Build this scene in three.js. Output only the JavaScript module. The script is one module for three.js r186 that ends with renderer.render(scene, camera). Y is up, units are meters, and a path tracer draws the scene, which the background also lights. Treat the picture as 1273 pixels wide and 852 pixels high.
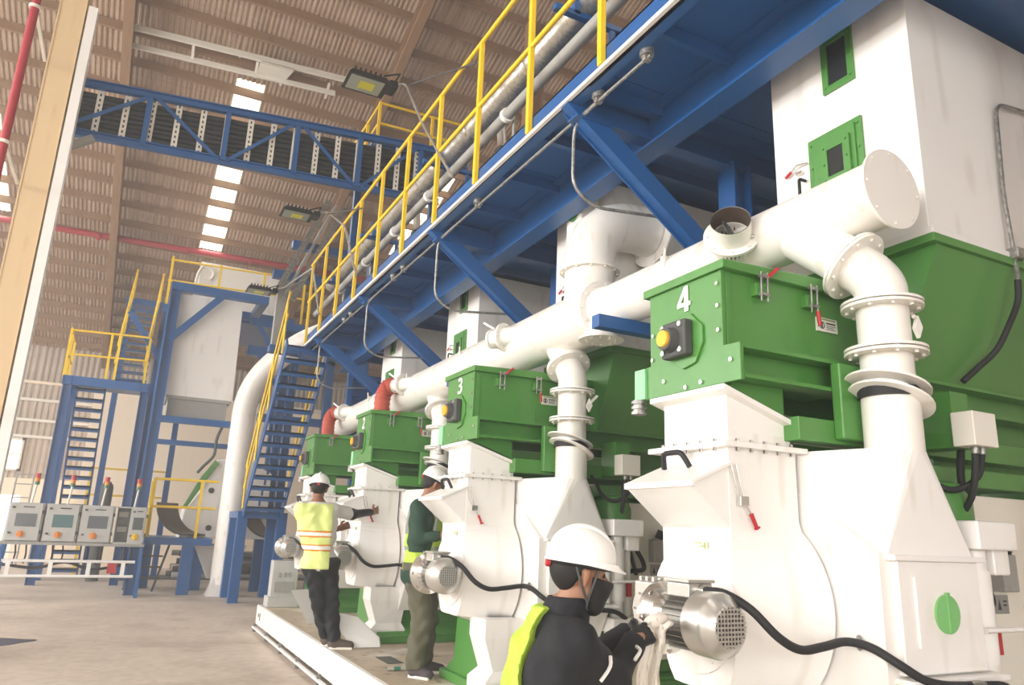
import * as THREE from 'three';
import { mergeGeometries, mergeVertices, toCreasedNormals } from 'three/addons/utils/BufferGeometryUtils.js';
import { ConvexGeometry } from 'three/addons/geometries/ConvexGeometry.js';
import { RoundedBoxGeometry } from 'three/addons/geometries/RoundedBoxGeometry.js';
import { TextGeometry } from 'three/addons/geometries/TextGeometry.js';
import { RectAreaLightUniformsLib } from 'three/addons/lights/RectAreaLightUniformsLib.js';
import { FontLoader } from 'three/addons/loaders/FontLoader.js';

// World: x to the right (across the aisle), y up, z = -(distance along the row of machines).
const V = (x, y, r) => new THREE.Vector3(x, y, -r);
const scene = new THREE.Scene();
// ---------- camera ----------
const camera = new THREE.PerspectiveCamera(2 * Math.atan(426 / 916.9) * 180 / Math.PI, 1273 / 852, 0.05, 300);
{
  const m = new THREE.Matrix4().makeBasis(new THREE.Vector3(0.88777, 0.03717, 0.45879), new THREE.Vector3(-0.14628, 0.96785, 0.20464), new THREE.Vector3(-0.43643, -0.24878, 0.86466));
  camera.quaternion.setFromRotationMatrix(m);
  camera.position.set(0, 1.68, 0);
}
// ---------- daylight: bright overcast sky, let in by the open side and end of the hall and by the roof lights ----------
scene.background = new THREE.Color(1.0, 0.99, 0.975);
scene.backgroundIntensity = 4.5;
RectAreaLightUniformsLib.init();
function daylight(w, h, at, towards, nits, name) {           // the daylight that one opening of the hall lets in, the size of that opening
  const l = new THREE.RectAreaLight(new THREE.Color(1.0, 0.99, 0.97), nits, w, h); l.name = name; l.position.copy(at); l.lookAt(at.clone().add(towards)); scene.add(l);
}
daylight(43, 5.4, V(-15.5, 5.9, 10), new THREE.Vector3(1, 0, 0), 6.2, 'daylight_open_side');
daylight(11.5, 6.5, V(-4.25, 3.25, -11.9), new THREE.Vector3(0, 0, -1), 3.0, 'daylight_near_door');
for (const x of [-10.2, -4.45, 1.3, 7.05]) { daylight(0.62, 6.6, V(x, 10.85, 20.9), V(0, -1, -0.3).normalize(), 5, 'daylight_roof_light'); daylight(0.62, 6.6, V(x, 10.75, -0.9), V(0, -1, 0.3).normalize(), 5, 'daylight_roof_light'); }
scene.fog = new THREE.FogExp2(new THREE.Color(1.0, 0.97, 0.93), 0.0095);   // dusty air of the hall
const renderer = new THREE.WebGLRenderer({ antialias: true });
renderer.toneMapping = THREE.LinearToneMapping;
renderer.toneMappingExposure = 1.15;
renderer.shadowMap.enabled = true;

// ---------- helpers ----------
let seed = 7;
const rnd = () => { seed = (seed * 16807) % 2147483647; return seed / 2147483647; };
const lerp = (a, b, t) => a + (b - a) * t;
const clamp = (v, a, b) => Math.min(b, Math.max(a, v));
const font = await new FontLoader().loadAsync('fonts/droid/droid_sans_bold.typeface.json');

// tiling value noise
function noiseGrid(n, s) {
  const g = new Float32Array(n * n); let q = s;
  for (let i = 0; i < n * n; i++) { q = (q * 16807) % 2147483647; g[i] = q / 2147483647; }
  return (u, v) => {
    u = ((u % 1) + 1) % 1 * n; v = ((v % 1) + 1) % 1 * n;
    const i = Math.floor(u), j = Math.floor(v); let a = u - i, b = v - j; a = a * a * (3 - 2 * a); b = b * b * (3 - 2 * b);
    const p = (x, y) => g[(y % n) * n + (x % n)];
    return lerp(lerp(p(i, j), p(i + 1, j), a), lerp(p(i, j + 1), p(i + 1, j + 1), a), b);
  };
}
const N4 = noiseGrid(4, 11), N8 = noiseGrid(8, 23), N16 = noiseGrid(16, 37), N32 = noiseGrid(32, 51), N64 = noiseGrid(64, 77), N128 = noiseGrid(128, 91);
const fbm = (u, v) => N4(u, v) * 0.35 + N8(u, v) * 0.25 + N16(u, v) * 0.17 + N32(u, v) * 0.12 + N64(u, v) * 0.11;
function tex(size, fn, srgb = true, metres = 1) {
  const d = new Uint8Array(size * size * 4);
  for (let j = 0; j < size; j++) for (let i = 0; i < size; i++) {
    const c = fn(i / size, j / size), k = (j * size + i) * 4;
    d[k] = clamp(c[0], 0, 255); d[k + 1] = clamp(c[1], 0, 255); d[k + 2] = clamp(c[2], 0, 255); d[k + 3] = 255;
  }
  const t = new THREE.DataTexture(d, size, size); t.wrapS = t.wrapT = THREE.RepeatWrapping; t.magFilter = THREE.LinearFilter; t.minFilter = THREE.LinearMipmapLinearFilter; t.generateMipmaps = true;
  if (srgb) t.colorSpace = THREE.SRGBColorSpace; t.repeat.set(1 / metres, 1 / metres); t.needsUpdate = true; return t;
}
const mixc = (a, b, t) => [lerp(a[0], b[0], t), lerp(a[1], b[1], t), lerp(a[2], b[2], t)];
const hex = (h) => [(h >> 16) & 255, (h >> 8) & 255, h & 255];
const paintTex = (base, dirt, amount, metres = 2.2) => tex(256, (u, v) => {
  const f = fbm(u, v), s = Math.max(0, N32(u, v * 0.25) - 0.72) * 2.2 + Math.max(0, f - 0.6) * 1.4;
  return mixc(base, dirt, clamp(s * amount + (N128(u, v) - 0.5) * 0.03, 0, 1));
}, true, metres);
const bumpTex = tex(256, (u, v) => { const f = (fbm(u, v) * 0.6 + N64(u, v) * 0.25 + N128(u, v) * 0.15) * 255; return [f, f, f]; }, false, 0.6);
const std = (o) => new THREE.MeshStandardMaterial(o);
const phys = (o) => new THREE.MeshPhysicalMaterial(o);
const M = {
  white: phys({ map: paintTex(hex(0xf1eeea), hex(0xcabfae), 0.55), roughness: 0.38, clearcoat: 0.25, clearcoatRoughness: 0.3 }),
  silo: phys({ map: paintTex(hex(0xeae7e3), hex(0xbcb3a8), 0.5, 3.1), roughness: 0.5 }),
  pipe: phys({ map: paintTex(hex(0xeeeae3), hex(0xc9bba4), 0.7, 1.6), roughness: 0.36, clearcoat: 0.3, clearcoatRoughness: 0.25 }),
  green: phys({ map: paintTex(hex(0x4b873a), hex(0x38682d), 0.35), roughness: 0.4, clearcoat: 0.25, clearcoatRoughness: 0.3 }),
  coverGreen: std({ color: 0x7cbc72, roughness: 0.5 }),
  paleGreen: std({ color: 0x8cc79a, roughness: 0.45 }),
  blue: phys({ map: paintTex(hex(0x115493), hex(0x0f4373), 0.4), roughness: 0.42, clearcoat: 0.2, clearcoatRoughness: 0.3 }),
  yellow: std({ map: paintTex(hex(0xf0c81f), hex(0xc59a22), 0.4, 1.2), roughness: 0.42 }),
  galv: std({ map: tex(128, (u, v) => { const f = 150 + (N32(u, v) - 0.5) * 50 + (N16(u, v) - 0.5) * 30; return [f, f * 0.99, f * 0.96]; }, true, 0.5), roughness: 0.42, metalness: 0.6 }),
  grey: std({ map: paintTex(hex(0x9b9a96), hex(0x767470), 0.5, 1.5), roughness: 0.55 }),
  cabinet: std({ map: paintTex(hex(0xb9b9b6), hex(0x98948c), 0.4, 1.5), roughness: 0.5 }),
  alu: std({ color: 0xc9c7c2, roughness: 0.33, metalness: 0.75 }),
  aluDark: std({ color: 0x8f8c86, roughness: 0.45, metalness: 0.75 }),
  ductSilver: std({ map: tex(128, (u, v) => { const f = 188 + (N32(u, v) - 0.5) * 34 + (N16(u, v) - 0.5) * 24; return [f, f * 0.985, f * 0.95]; }, true, 0.5), roughness: 0.32, metalness: 0.7 }),
  chrome: std({ color: 0xd5d3ce, roughness: 0.2, metalness: 0.9 }),
  black: std({ color: 0x17171a, roughness: 0.55 }),
  rubber: std({ color: 0x222224, roughness: 0.7 }),
  iron: std({ map: paintTex(hex(0x4a4b4b), hex(0x2e2e2e), 0.7, 0.4), roughness: 0.6 }),
  dark: std({ color: 0x1b1c1d, roughness: 0.35 }),
  glassDark: phys({ color: 0x2b2f31, roughness: 0.12 }),
  red: std({ color: 0xb5252c, roughness: 0.45 }),
  redPipe: std({ color: 0xa8323c, roughness: 0.45 }),
  redHose: std({ map: paintTex(hex(0xb8503f), hex(0x8a3a30), 0.6, 0.5), roughness: 0.65 }),
  orange: std({ color: 0xe08a1e, roughness: 0.4 }),
  amber: std({ color: 0xf0b01c, roughness: 0.3 }),
  whitePlain: std({ color: 0xf2f1ee, roughness: 0.5 }),
  offwhite: std({ color: 0xe6e1d6, roughness: 0.55 }),
  brownSteel: std({ map: paintTex(hex(0x96775c), hex(0x755a44), 0.6, 2), roughness: 0.6 }),
  beigeSteel: std({ map: paintTex(hex(0xdcc29a), hex(0xb99668), 0.45, 2), roughness: 0.6 }),
  cream: std({ map: paintTex(hex(0xf6e6d0), hex(0xe4d0b4), 0.3, 4), roughness: 0.85 }),
  curveBrown: std({ map: paintTex(hex(0x57493f), hex(0x3c322b), 0.6, 1), roughness: 0.5 }),
};
M.white.bumpMap = bumpTex; M.white.bumpScale = 0.0006;

function clean(g) {
  g = g.index ? g.toNonIndexed() : g;
  for (const k of Object.keys(g.attributes)) if (k !== 'position' && k !== 'normal' && k !== 'color') g.deleteAttribute(k);
  if (!g.attributes.normal) g.computeVertexNormals();
  g.morphAttributes = {}; return g;
}
function merge(gs) {
  gs = (Array.isArray(gs) ? gs.flat(9) : [gs]).map(clean);
  const g = gs.length > 1 ? mergeGeometries(gs) : gs[0].clone();
  const p = g.attributes.position, n = g.attributes.normal, uv = new Float32Array(p.count * 2);
  for (let i = 0; i < p.count; i += 3) {                       // uv in metres, face by face
    let ax = 0, ay = 0, az = 0;
    for (let k = 0; k < 3; k++) { ax += Math.abs(n.getX(i + k)); ay += Math.abs(n.getY(i + k)); az += Math.abs(n.getZ(i + k)); }
    for (let k = 0; k < 3; k++) {
      const x = p.getX(i + k), y = p.getY(i + k), z = p.getZ(i + k);
      uv[(i + k) * 2] = ax >= ay && ax >= az ? z : x; uv[(i + k) * 2 + 1] = ay > ax && ay > az ? z : y;
    }
  }
  g.setAttribute('uv', new THREE.BufferAttribute(uv, 2)); return g;
}
const taken = {};
const numbered = (n) => { const k = taken[n] = (taken[n] ?? -1) + 1; return k ? `${n}_${String(k).padStart(3, '0')}` : n; };
function meshOf(name, gs, mat, base) {
  const g = merge(gs); if (base) g.translate(-base.x, -base.y, -base.z);
  const m = new THREE.Mesh(g, mat); m.name = name; m.castShadow = m.receiveShadow = true; return m;
}
const bases = new Map();
function thing(name, label, category, base, group) {
  const o = new THREE.Group(); o.name = numbered(name); o.position.copy(base); scene.add(o); bases.set(o, base.clone());
  o.userData = { label, category }; if (group) o.userData.group = group; return o;
}
function part(parent, name, gs, mat, label) {                  // geometry in world metres, kept relative to the thing's base
  const b = bases.get(parent), m = meshOf(name, gs, mat, b); bases.set(m, b); parent.add(m);
  if (label) m.userData.label = label; return m;
}
function one(name, gs, mat, label, category, group) {          // a thing that is a single mesh
  const g = merge(gs); g.computeBoundingBox(); const b = g.boundingBox, c = new THREE.Vector3((b.min.x + b.max.x) / 2, b.min.y, (b.min.z + b.max.z) / 2);
  g.translate(-c.x, -c.y, -c.z); const m = new THREE.Mesh(g, mat); m.name = numbered(name); m.position.copy(c); m.castShadow = m.receiveShadow = true; scene.add(m); bases.set(m, c);
  m.userData = { label, category }; if (group) m.userData.group = group; return m;
}
function struct(name, gs, mat) { const m = meshOf(name, gs, mat); scene.add(m); bases.set(m, new THREE.Vector3()); m.userData = { kind: 'structure' }; return m; }
function copyOf(o, dx, dy, dr, label) {
  const c = o.clone(); c.name = numbered(o.name.replace(/_\d{3}$/, '')); c.position.add(V(dx, dy, dr)); c.userData = { ...o.userData, label }; scene.add(c);
  bases.set(c, bases.get(o)); return c;
}
// shapes, all in (x, y, r)
function box(x0, x1, y0, y1, r0, r1, bev = 0) {
  const g = bev ? new RoundedBoxGeometry(x1 - x0, y1 - y0, r1 - r0, 1, bev) : new THREE.BoxGeometry(x1 - x0, y1 - y0, r1 - r0);
  return g.translate((x0 + x1) / 2, (y0 + y1) / 2, -(r0 + r1) / 2);
}
const hull = (pts) => new ConvexGeometry(pts.map((p) => V(...p)));
function extr(pts, depth, A, B, C, at, bev = 0) {
  const s = new THREE.Shape(pts.map((p) => new THREE.Vector2(p[0], p[1])));
  const g = new THREE.ExtrudeGeometry(s, { depth: depth - 2 * bev, bevelEnabled: bev > 0, bevelSize: bev, bevelOffset: -bev, bevelThickness: bev, bevelSegments: 1, curveSegments: 8 });
  if (bev) g.translate(0, 0, bev);
  return toCreasedNormals(g.applyMatrix4(new THREE.Matrix4().makeBasis(A, B, C).setPosition(at)), 0.6);
}
const X1 = new THREE.Vector3(1, 0, 0), Y1 = new THREE.Vector3(0, 1, 0), Z1 = new THREE.Vector3(0, 0, 1), ZM = new THREE.Vector3(0, 0, -1);
const prismX = (pts, x0, x1, bev) => extr(pts, x1 - x0, ZM, Y1, X1, new THREE.Vector3(x0, 0, 0), bev);     // profile (r, y)
const prismR = (pts, r0, r1, bev) => extr(pts, r1 - r0, X1, Y1, Z1, new THREE.Vector3(0, 0, -r1), bev);    // profile (x, y)
const prismY = (pts, y0, y1, bev) => extr(pts, y1 - y0, X1, ZM, Y1, new THREE.Vector3(0, y0, 0), bev);     // profile (x, r)
function along(g, a, b) {                                     // turns a geometry built up the y axis to run from a towards b
  const d = b.clone().sub(a); return g.applyQuaternion(new THREE.Quaternion().setFromUnitVectors(Y1, d.clone().normalize())).translate(a.x, a.y, a.z);
}
function cyl(a, b, r1, r2 = r1, seg = 20, open = false) {
  const l = a.distanceTo(b); return along(new THREE.CylinderGeometry(r2, r1, l, seg, 1, open).translate(0, l / 2, 0), a, b);
}
function lathe(profile, a, dir, seg = 28) {                   // profile of (radius, height) from a along dir
  const g = new THREE.LatheGeometry(profile.map((p) => new THREE.Vector2(p[0], p[1])), seg);
  return along(toCreasedNormals(g, 0.55), a, a.clone().add(dir));
}
function ringOf(c, dir, ro, ri, th, bolts = 0, seg = 28) {
  const d = dir.clone().normalize(), a = c.clone().addScaledVector(d, -th / 2);
  const out = [lathe([[ri, 0], [ro, 0], [ro, th], [ri, th], [ri, 0]], a, d, seg)];
  const u = new THREE.Vector3().crossVectors(d, Math.abs(d.y) > 0.9 ? X1 : Y1).normalize(), v = new THREE.Vector3().crossVectors(d, u);
  for (let i = 0; i < bolts; i++) {
    const t = i / bolts * Math.PI * 2, p = c.clone().addScaledVector(u, Math.cos(t) * (ro - (ro - ri) * 0.38)).addScaledVector(v, Math.sin(t) * (ro - (ro - ri) * 0.38));
    out.push(cyl(p.clone().addScaledVector(d, -th / 2 - 0.012), p.clone().addScaledVector(d, th / 2 + 0.012), ro * 0.055, ro * 0.055, 6));
  }
  return out;
}
function beam(a, b, w, h, up = Y1) {                          // rectangular bar, w across and h along up
  const d = b.clone().sub(a), l = d.length(); d.normalize();
  const s = new THREE.Vector3().crossVectors(d, Math.abs(d.dot(up)) > 0.98 ? X1 : up).normalize(), t = new THREE.Vector3().crossVectors(s, d);
  return new THREE.BoxGeometry(w, h, l).applyMatrix4(new THREE.Matrix4().makeBasis(s, t, d.clone().negate()).setPosition(a.clone().add(b).multiplyScalar(0.5)));
}
function ibeam(a, b, w, h, t = 0.018, up = Y1) {              // I section
  const d = b.clone().sub(a).normalize(), s = new THREE.Vector3().crossVectors(d, Math.abs(d.dot(up)) > 0.98 ? X1 : up).normalize(), u = new THREE.Vector3().crossVectors(s, d);
  const o = (k) => [a.clone().addScaledVector(u, k), b.clone().addScaledVector(u, k)];
  return [beam(...o(h / 2 - t / 2), w, t, u), beam(...o(-h / 2 + t / 2), w, t, u), beam(a, b, t, h - 2 * t, u)];
}
function filleted(pts, f, n = 6) {                            // polyline with rounded corners
  const out = [pts[0].clone()];
  for (let i = 1; i < pts.length - 1; i++) {
    const p = pts[i], a = pts[i - 1].clone().sub(p), b = pts[i + 1].clone().sub(p), k = Math.min(f, a.length() * 0.49, b.length() * 0.49);
    const s = p.clone().addScaledVector(a.normalize(), k), e = p.clone().addScaledVector(b.normalize(), k);
    for (let j = 0; j <= n; j++) { const t = j / n; out.push(s.clone().multiplyScalar((1 - t) * (1 - t)).addScaledVector(p, 2 * t * (1 - t)).addScaledVector(e, t * t)); }
  }
  out.push(pts[pts.length - 1].clone()); return out;
}
const smooth = (pts, n = 24) => new THREE.CatmullRomCurve3(pts, false, 'centripetal').getPoints(n);
function sweep(pts, rad, seg = 12, cap = true) {              // tube along points; rad a number or a function of 0..1
  const R = typeof rad === 'function' ? rad : () => rad, n = pts.length, pos = [], idx = [];
  let u = null;
  for (let i = 0; i < n; i++) {
    const d = pts[Math.min(i + 1, n - 1)].clone().sub(pts[Math.max(i - 1, 0)]).normalize();
    if (!u) u = new THREE.Vector3().crossVectors(d, Math.abs(d.y) > 0.9 ? X1 : Y1).normalize(); else u.addScaledVector(d, -u.dot(d)).normalize();
    const v = new THREE.Vector3().crossVectors(d, u), k = R(i / (n - 1), i);
    for (let j = 0; j < seg; j++) { const t = j / seg * Math.PI * 2; const p = pts[i].clone().addScaledVector(u, Math.cos(t) * k).addScaledVector(v, Math.sin(t) * k); pos.push(p.x, p.y, p.z); }
  }
  for (let i = 0; i < n - 1; i++) for (let j = 0; j < seg; j++) { const a = i * seg + j, b = i * seg + (j + 1) % seg, c = a + seg, d = b + seg; idx.push(a, b, c, b, d, c); }
  if (cap) for (const i of [0, n - 1]) { const k = pos.length / 3; pos.push(pts[i].x, pts[i].y, pts[i].z); for (let j = 0; j < seg; j++) { const a = i * seg + j, b = i * seg + (j + 1) % seg; i ? idx.push(a, b, k) : idx.push(b, a, k); } }
  const g = new THREE.BufferGeometry(); g.setAttribute('position', new THREE.Float32BufferAttribute(pos, 3)); g.setIndex(idx); return toCreasedNormals(g, 0.9);
}
function bolt(p, dir, k = 0.012) { return cyl(p, p.clone().addScaledVector(dir, k * 0.9), k, k, 6); }
const XM = new THREE.Vector3(-1, 0, 0);     // towards the aisle
const NR = new THREE.Vector3(0, 0, 1);      // towards the camera end of the row
const FR = new THREE.Vector3(0, 0, -1);     // away along the row
const YM = new THREE.Vector3(0, -1, 0);
function letters(txt, size, depth = 0.004) { const g = new TextGeometry(txt, { font, size, depth, curveSegments: 4 }); g.computeBoundingBox(); const b = g.boundingBox; return g.translate(-(b.min.x + b.max.x) / 2, -(b.min.y + b.max.y) / 2, 0); }
function canvasTex(w, h, draw) { const c = document.createElement('canvas'); c.width = w; c.height = h; draw(c.getContext('2d'), w, h); const t = new THREE.CanvasTexture(c); t.colorSpace = THREE.SRGBColorSpace; return t; }
function printed(parent, name, w, h, at, right, normal, tx, label) {  // flat print on a thin plate
  const g = new THREE.PlaneGeometry(w, h), up = new THREE.Vector3().crossVectors(normal, right);
  g.applyMatrix4(new THREE.Matrix4().makeBasis(right, up, normal).setPosition(at)); const b = bases.get(parent); g.translate(-b.x, -b.y, -b.z);
  const m = new THREE.Mesh(g, std({ map: tx, roughness: 0.5 })); m.name = name; m.castShadow = m.receiveShadow = true; parent.add(m); if (label) m.userData.label = label; return m;
}
// ================= the hall =================
const roofY = (r) => r >= 10 ? 17.3 - 0.3 * r : 14.3 - 0.3 * (10 - r);
const HX0 = -15.75, HX1 = 9.5, HR0 = -12, HR1 = 32;
const floorTex = tex(1024, (u, v) => {
  const f = fbm(u, v), s = N8(u, v + 0.3), w = Math.max(0, N16(u, v) - 0.62) * 1.2;
  let c = mixc(hex(0xcdbfb0), hex(0xb5a597), clamp((f - 0.35) * 2.2, 0, 1)); c = mixc(c, hex(0xdccfc2), clamp((s - 0.5) * 1.3, 0, 1)); c = mixc(c, hex(0x94857a), w * 0.6);
  const k = (N128(u, v) - 0.5) * 16; return [c[0] + k, c[1] + k, c[2] + k];
}, true, 9);
const floorMat = std({ map: floorTex, roughness: 0.62, bumpMap: bumpTex, bumpScale: 0.0015 });
struct('floor', box(HX0, HX1, -0.25, 0, HR0, HR1 + 0.3), floorMat);
struct('ground', box(-90, 60, -0.6, -0.3, -90, 90), std({ map: paintTex(hex(0x8f8a72), hex(0x6f7a52), 0.8, 12), roughness: 0.95 }));
// roof sheets: real corrugation, one strip each side of every line of roof lights
const roofMat = std({ map: tex(512, (u, v) => {
  const a = N64(u, v * 0.06), b = fbm(u, v), st = N128(u, v * 0.1);
  let c = mixc(hex(0xc6ae9b), hex(0xa0866f), clamp(a * 0.9 + (b - 0.5) * 0.9, 0, 1)); c = mixc(c, hex(0x7f6653), clamp((st - 0.7) * 2.0, 0, 0.6)); return c;
}, true, 5), roughness: 0.8 });
function corrugated(along0, along1, pitch, depth, place, th = 0.03) {     // place(t, k, h): t across the corrugation, k 0..1 along it, h its height
  const pos = [], n = Math.round((along1 - along0) / pitch), prof = [[0, 0], [0.35, 0], [0.5, 1], [0.85, 1]], ts = [];
  for (let i = 0; i < n; i++) for (const [a, h] of prof) ts.push([along0 + (i + a) * pitch, h * depth]); ts.push([along1, 0]);
  const quad = (a, b, c, d) => { for (const p of [a, b, c, a, c, d]) pos.push(p.x, p.y, p.z); };
  for (let i = 0; i < ts.length - 1; i++) for (const o of [0, th]) {
    const A = place(ts[i][0], 0, ts[i][1] + o), B = place(ts[i + 1][0], 0, ts[i + 1][1] + o), C = place(ts[i + 1][0], 1, ts[i + 1][1] + o), D = place(ts[i][0], 1, ts[i][1] + o);
    o ? quad(A, B, C, D) : quad(A, D, C, B);
  }
  const g = new THREE.BufferGeometry(); g.setAttribute('position', new THREE.Float32BufferAttribute(pos, 3)); g.computeVertexNormals(); return g;
}
const lightsX = [-10.2, -4.45, 1.3, 7.05];
const roofPieces = [];
{
  const slab = (x0, x1, r0, r1) => roofPieces.push(corrugated(x0, x1, 0.11, 0.024, (t, k, h) => V(t, roofY(lerp(r0, r1, k)) + 0.12 + h, lerp(r0, r1, k))));
  let x = HX0;
  const far = [17.4, 24.4], near = [-4.4, 2.6];
  for (const L of lightsX) {
    slab(x, L - 0.33, 10, HR1 + 0.6); slab(x, L - 0.33, HR0, 10);
    slab(L - 0.33, L + 0.33, 10, far[0]); slab(L - 0.33, L + 0.33, far[1], HR1 + 0.6); slab(L - 0.33, L + 0.33, HR0, near[0]); slab(L - 0.33, L + 0.33, near[1], 10); x = L + 0.33;
  }
  slab(x, HX1, 10, HR1 + 0.6); slab(x, HX1, HR0, 10);
  const glass = phys({ color: 0xfbf6ea, roughness: 0.4, transmission: 1, thickness: 0 });
  let n = 1;
  for (const L of lightsX) for (const [a, b] of [far, near]) struct(`window_${n++}`, beam(V(L, roofY(a) + 0.16, a), V(L, roofY(b) + 0.16, b), 0.7, 0.012), glass);
}
const roof = struct('ceiling', roofPieces, roofMat);
{ const g = []; for (let r = HR0 + 0.4; r < HR1; r += 0.86) g.push(r);
  for (const r of g) { const y = roofY(r) + 0.02; part(roof, 'purlin', [box(HX0, HX1, y - 0.1, y + 0.1, r - 0.03, r - 0.012), box(HX0, HX1, y - 0.1, y - 0.085, r - 0.012, r + 0.05)], M.brownSteel); } }
for (const x of [-12.9, -7.15, -1.4, 4.35]) {
  part(roof, 'rafter', [ibeam(V(x, roofY(10) - 0.32, 10), V(x, roofY(HR1) - 0.32, HR1), 0.2, 0.42), ibeam(V(x, roofY(10) - 0.32, 10), V(x, roofY(HR0) - 0.32, HR0), 0.2, 0.42)], M.brownSteel);
}
// walls: corrugated sheet above a plastered lower wall at the far end, sheet on the right, open bays on the left and at the near end
const sheetMat = std({ map: tex(256, (u, v) => { const b = fbm(u, v), c = mixc(hex(0xcdbfb2), hex(0xac9c8e), clamp(b * 1.3 - 0.2, 0, 1)); return c; }, true, 4), roughness: 0.75 });
const wallFar = struct('wall_far', [corrugated(HX0, -4.4, 0.2, 0.04, (t, k, h) => V(t, lerp(2.85, 8.0, k), HR1 + 0.15 - h)), corrugated(-3.55, HX1, 0.2, 0.04, (t, k, h) => V(t, lerp(2.85, 8.0, k), HR1 + 0.15 - h)),
  corrugated(-4.4, -3.55, 0.2, 0.04, (t, k, h) => V(t, lerp(4.28, 8.0, k), HR1 + 0.15 - h)), corrugated(-4.4, -3.55, 0.2, 0.04, (t, k, h) => V(t, lerp(2.85, 3.2, k), HR1 + 0.15 - h))], sheetMat);
part(wallFar, 'lower_wall', [box(HX0, -4.9, 0, 2.9, HR1 - 0.02, HR1 + 0.2), box(-3.3, HX1, 0, 2.9, HR1 - 0.02, HR1 + 0.2), box(-4.9, -3.3, 2.3, 2.9, HR1 - 0.02, HR1 + 0.2)], M.cream);
for (const y of [4.4, 5.0, 5.75, 6.4]) part(wallFar, 'wall_rail', box(HX0, HX1, y - 0.05, y + 0.05, HR1 - 0.03, HR1 + 0.06), y > 6 ? M.cream : M.offwhite);
{ // window with bars in the far wall
  const w = struct('window_9', [box(-4.45, -4.38, 3.15, 4.33, HR1 - 0.02, HR1 + 0.14), box(-3.57, -3.5, 3.15, 4.33, HR1 - 0.02, HR1 + 0.14), box(-4.45, -3.5, 4.25, 4.33, HR1 - 0.02, HR1 + 0.14), box(-4.45, -3.5, 3.15, 3.22, HR1 - 0.02, HR1 + 0.14), box(-4.0, -3.95, 3.2, 4.3, HR1 + 0.02, HR1 + 0.1), box(-4.45, -3.5, 3.72, 3.76, HR1 + 0.02, HR1 + 0.1)], M.offwhite);
  for (const [a, b] of [[-4.38, -4.0], [-3.95, -3.57]]) for (const [c, d] of [[3.22, 3.72], [3.76, 4.25]]) part(w, 'pane', box(a, b, c, d, HR1 + 0.05, HR1 + 0.056), phys({ color: 0xf0f6ea, roughness: 0.05, transmission: 1, thickness: 0 }));
}
struct('wall_right', corrugated(-HR1, -HR0, 0.2, 0.04, (t, k, h) => new THREE.Vector3(HX1 + 0.15 - h, lerp(0, 14.6, k), t)), sheetMat);
{ const g = []; for (let r = HR0; r <= HR1; r += 7.33) g.push(box(HX0 - 0.2, HX0 + 0.2, 0, roofY(r) - 0.1, r - 0.2, r + 0.2)); g.push(box(HX0 - 0.1, HX0 + 0.1, 0, 3.2, HR0, HR1)); struct('wall_left', g, M.cream); }
struct('wall_near', [box(HX0, HX1, 6.5, 11, HR0 - 0.2, HR0), box(HX0, -10, 0, 6.5, HR0 - 0.2, HR0), box(1.5, HX1, 0, 6.5, HR0 - 0.2, HR0)], sheetMat);
// the plastered room block in front of the far wall
{ const b = struct('wall_block', box(-1.45, 9.4, 0, 6.0, 29.5, 31.8), M.cream); part(b, 'coping', box(-1.5, 9.45, 5.95, 6.1, 29.45, 31.85), M.offwhite); }
// ================= the row of four pellet mills =================
const S = 3.08, MILLS = [4, 3, 2, 1];
const arc = (cr, cy, R, a0, a1, n) => { const o = []; for (let i = 0; i <= n; i++) { const t = lerp(a0, a1, i / n); o.push([cr + Math.cos(t) * R, cy + Math.sin(t) * R]); } return o; };
function ringFlangeRect(x0, x1, r0, r1, y, o, th) {           // rectangular bolted flange with bolt heads
  const g = [box(x0 - o, x1 + o, y - th / 2, y + th / 2, r0 - o, r1 + o, 0.004)];
  const nb = (a, b) => { const k = []; for (let i = 0; i < 5; i++) k.push(lerp(a, b, (i + 0.5) / 5)); return k; };
  for (const x of nb(x0, x1)) for (const s of [1, -1]) g.push(cyl(V(x, y - s * 0.03, r0 - o * 0.55), V(x, y + s * 0.03, r0 - o * 0.55), 0.009, 0.009, 6));
  for (const r of nb(r0, r1)) for (const s of [1, -1]) g.push(cyl(V(x0 - o * 0.55, y - s * 0.03, r), V(x0 - o * 0.55, y + s * 0.03, r), 0.009, 0.009, 6));
  return g;
}
function loftHousing() {                                      // straight at the aisle face, round where it meets the die case
  const rows = [], pos = [], n = 26;
  for (let i = 0; i <= n; i++) {
    const y = lerp(0.86, 2.12, i / n), c = Math.sqrt(Math.max(0, 0.25 - (y - 1.36) ** 2)), f = Math.sqrt(Math.max(0, 0.0729 - (Math.min(y, 1.2) - 1.2) ** 2)) * (y < 1.2 ? 0.25 / 0.27 : 1), fw = y < 1.2 ? f : 0.25;
    const bn = Math.min(y > 1.78 ? 2.70 : 9, 3.02 - c), bf = Math.max(y > 1.78 ? 3.22 : -9, 2.98 + c);
    rows.push([V(2.55, Math.max(y, 1.0), 2.95 - fw), V(2.55, Math.max(y, 1.0), 2.95 + fw), V(2.998, y, bf), V(2.998, y, bn)]);
  }
  const quad = (a, b, c, d) => { for (const p of [a, b, c, a, c, d]) pos.push(p.x, p.y, p.z); };
  for (let i = 0; i < n; i++) for (let e = 0; e < 4; e++) quad(rows[i][e], rows[i][(e + 1) % 4], rows[i + 1][(e + 1) % 4], rows[i + 1][e]);
  quad(...rows[0]); const t = rows[n]; quad(t[3], t[2], t[1], t[0]);
  const g = new THREE.BufferGeometry(); g.setAttribute('position', new THREE.Float32BufferAttribute(pos, 3)); return toCreasedNormals(mergeVertices(g, 1e-4), 0.5);
}
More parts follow.
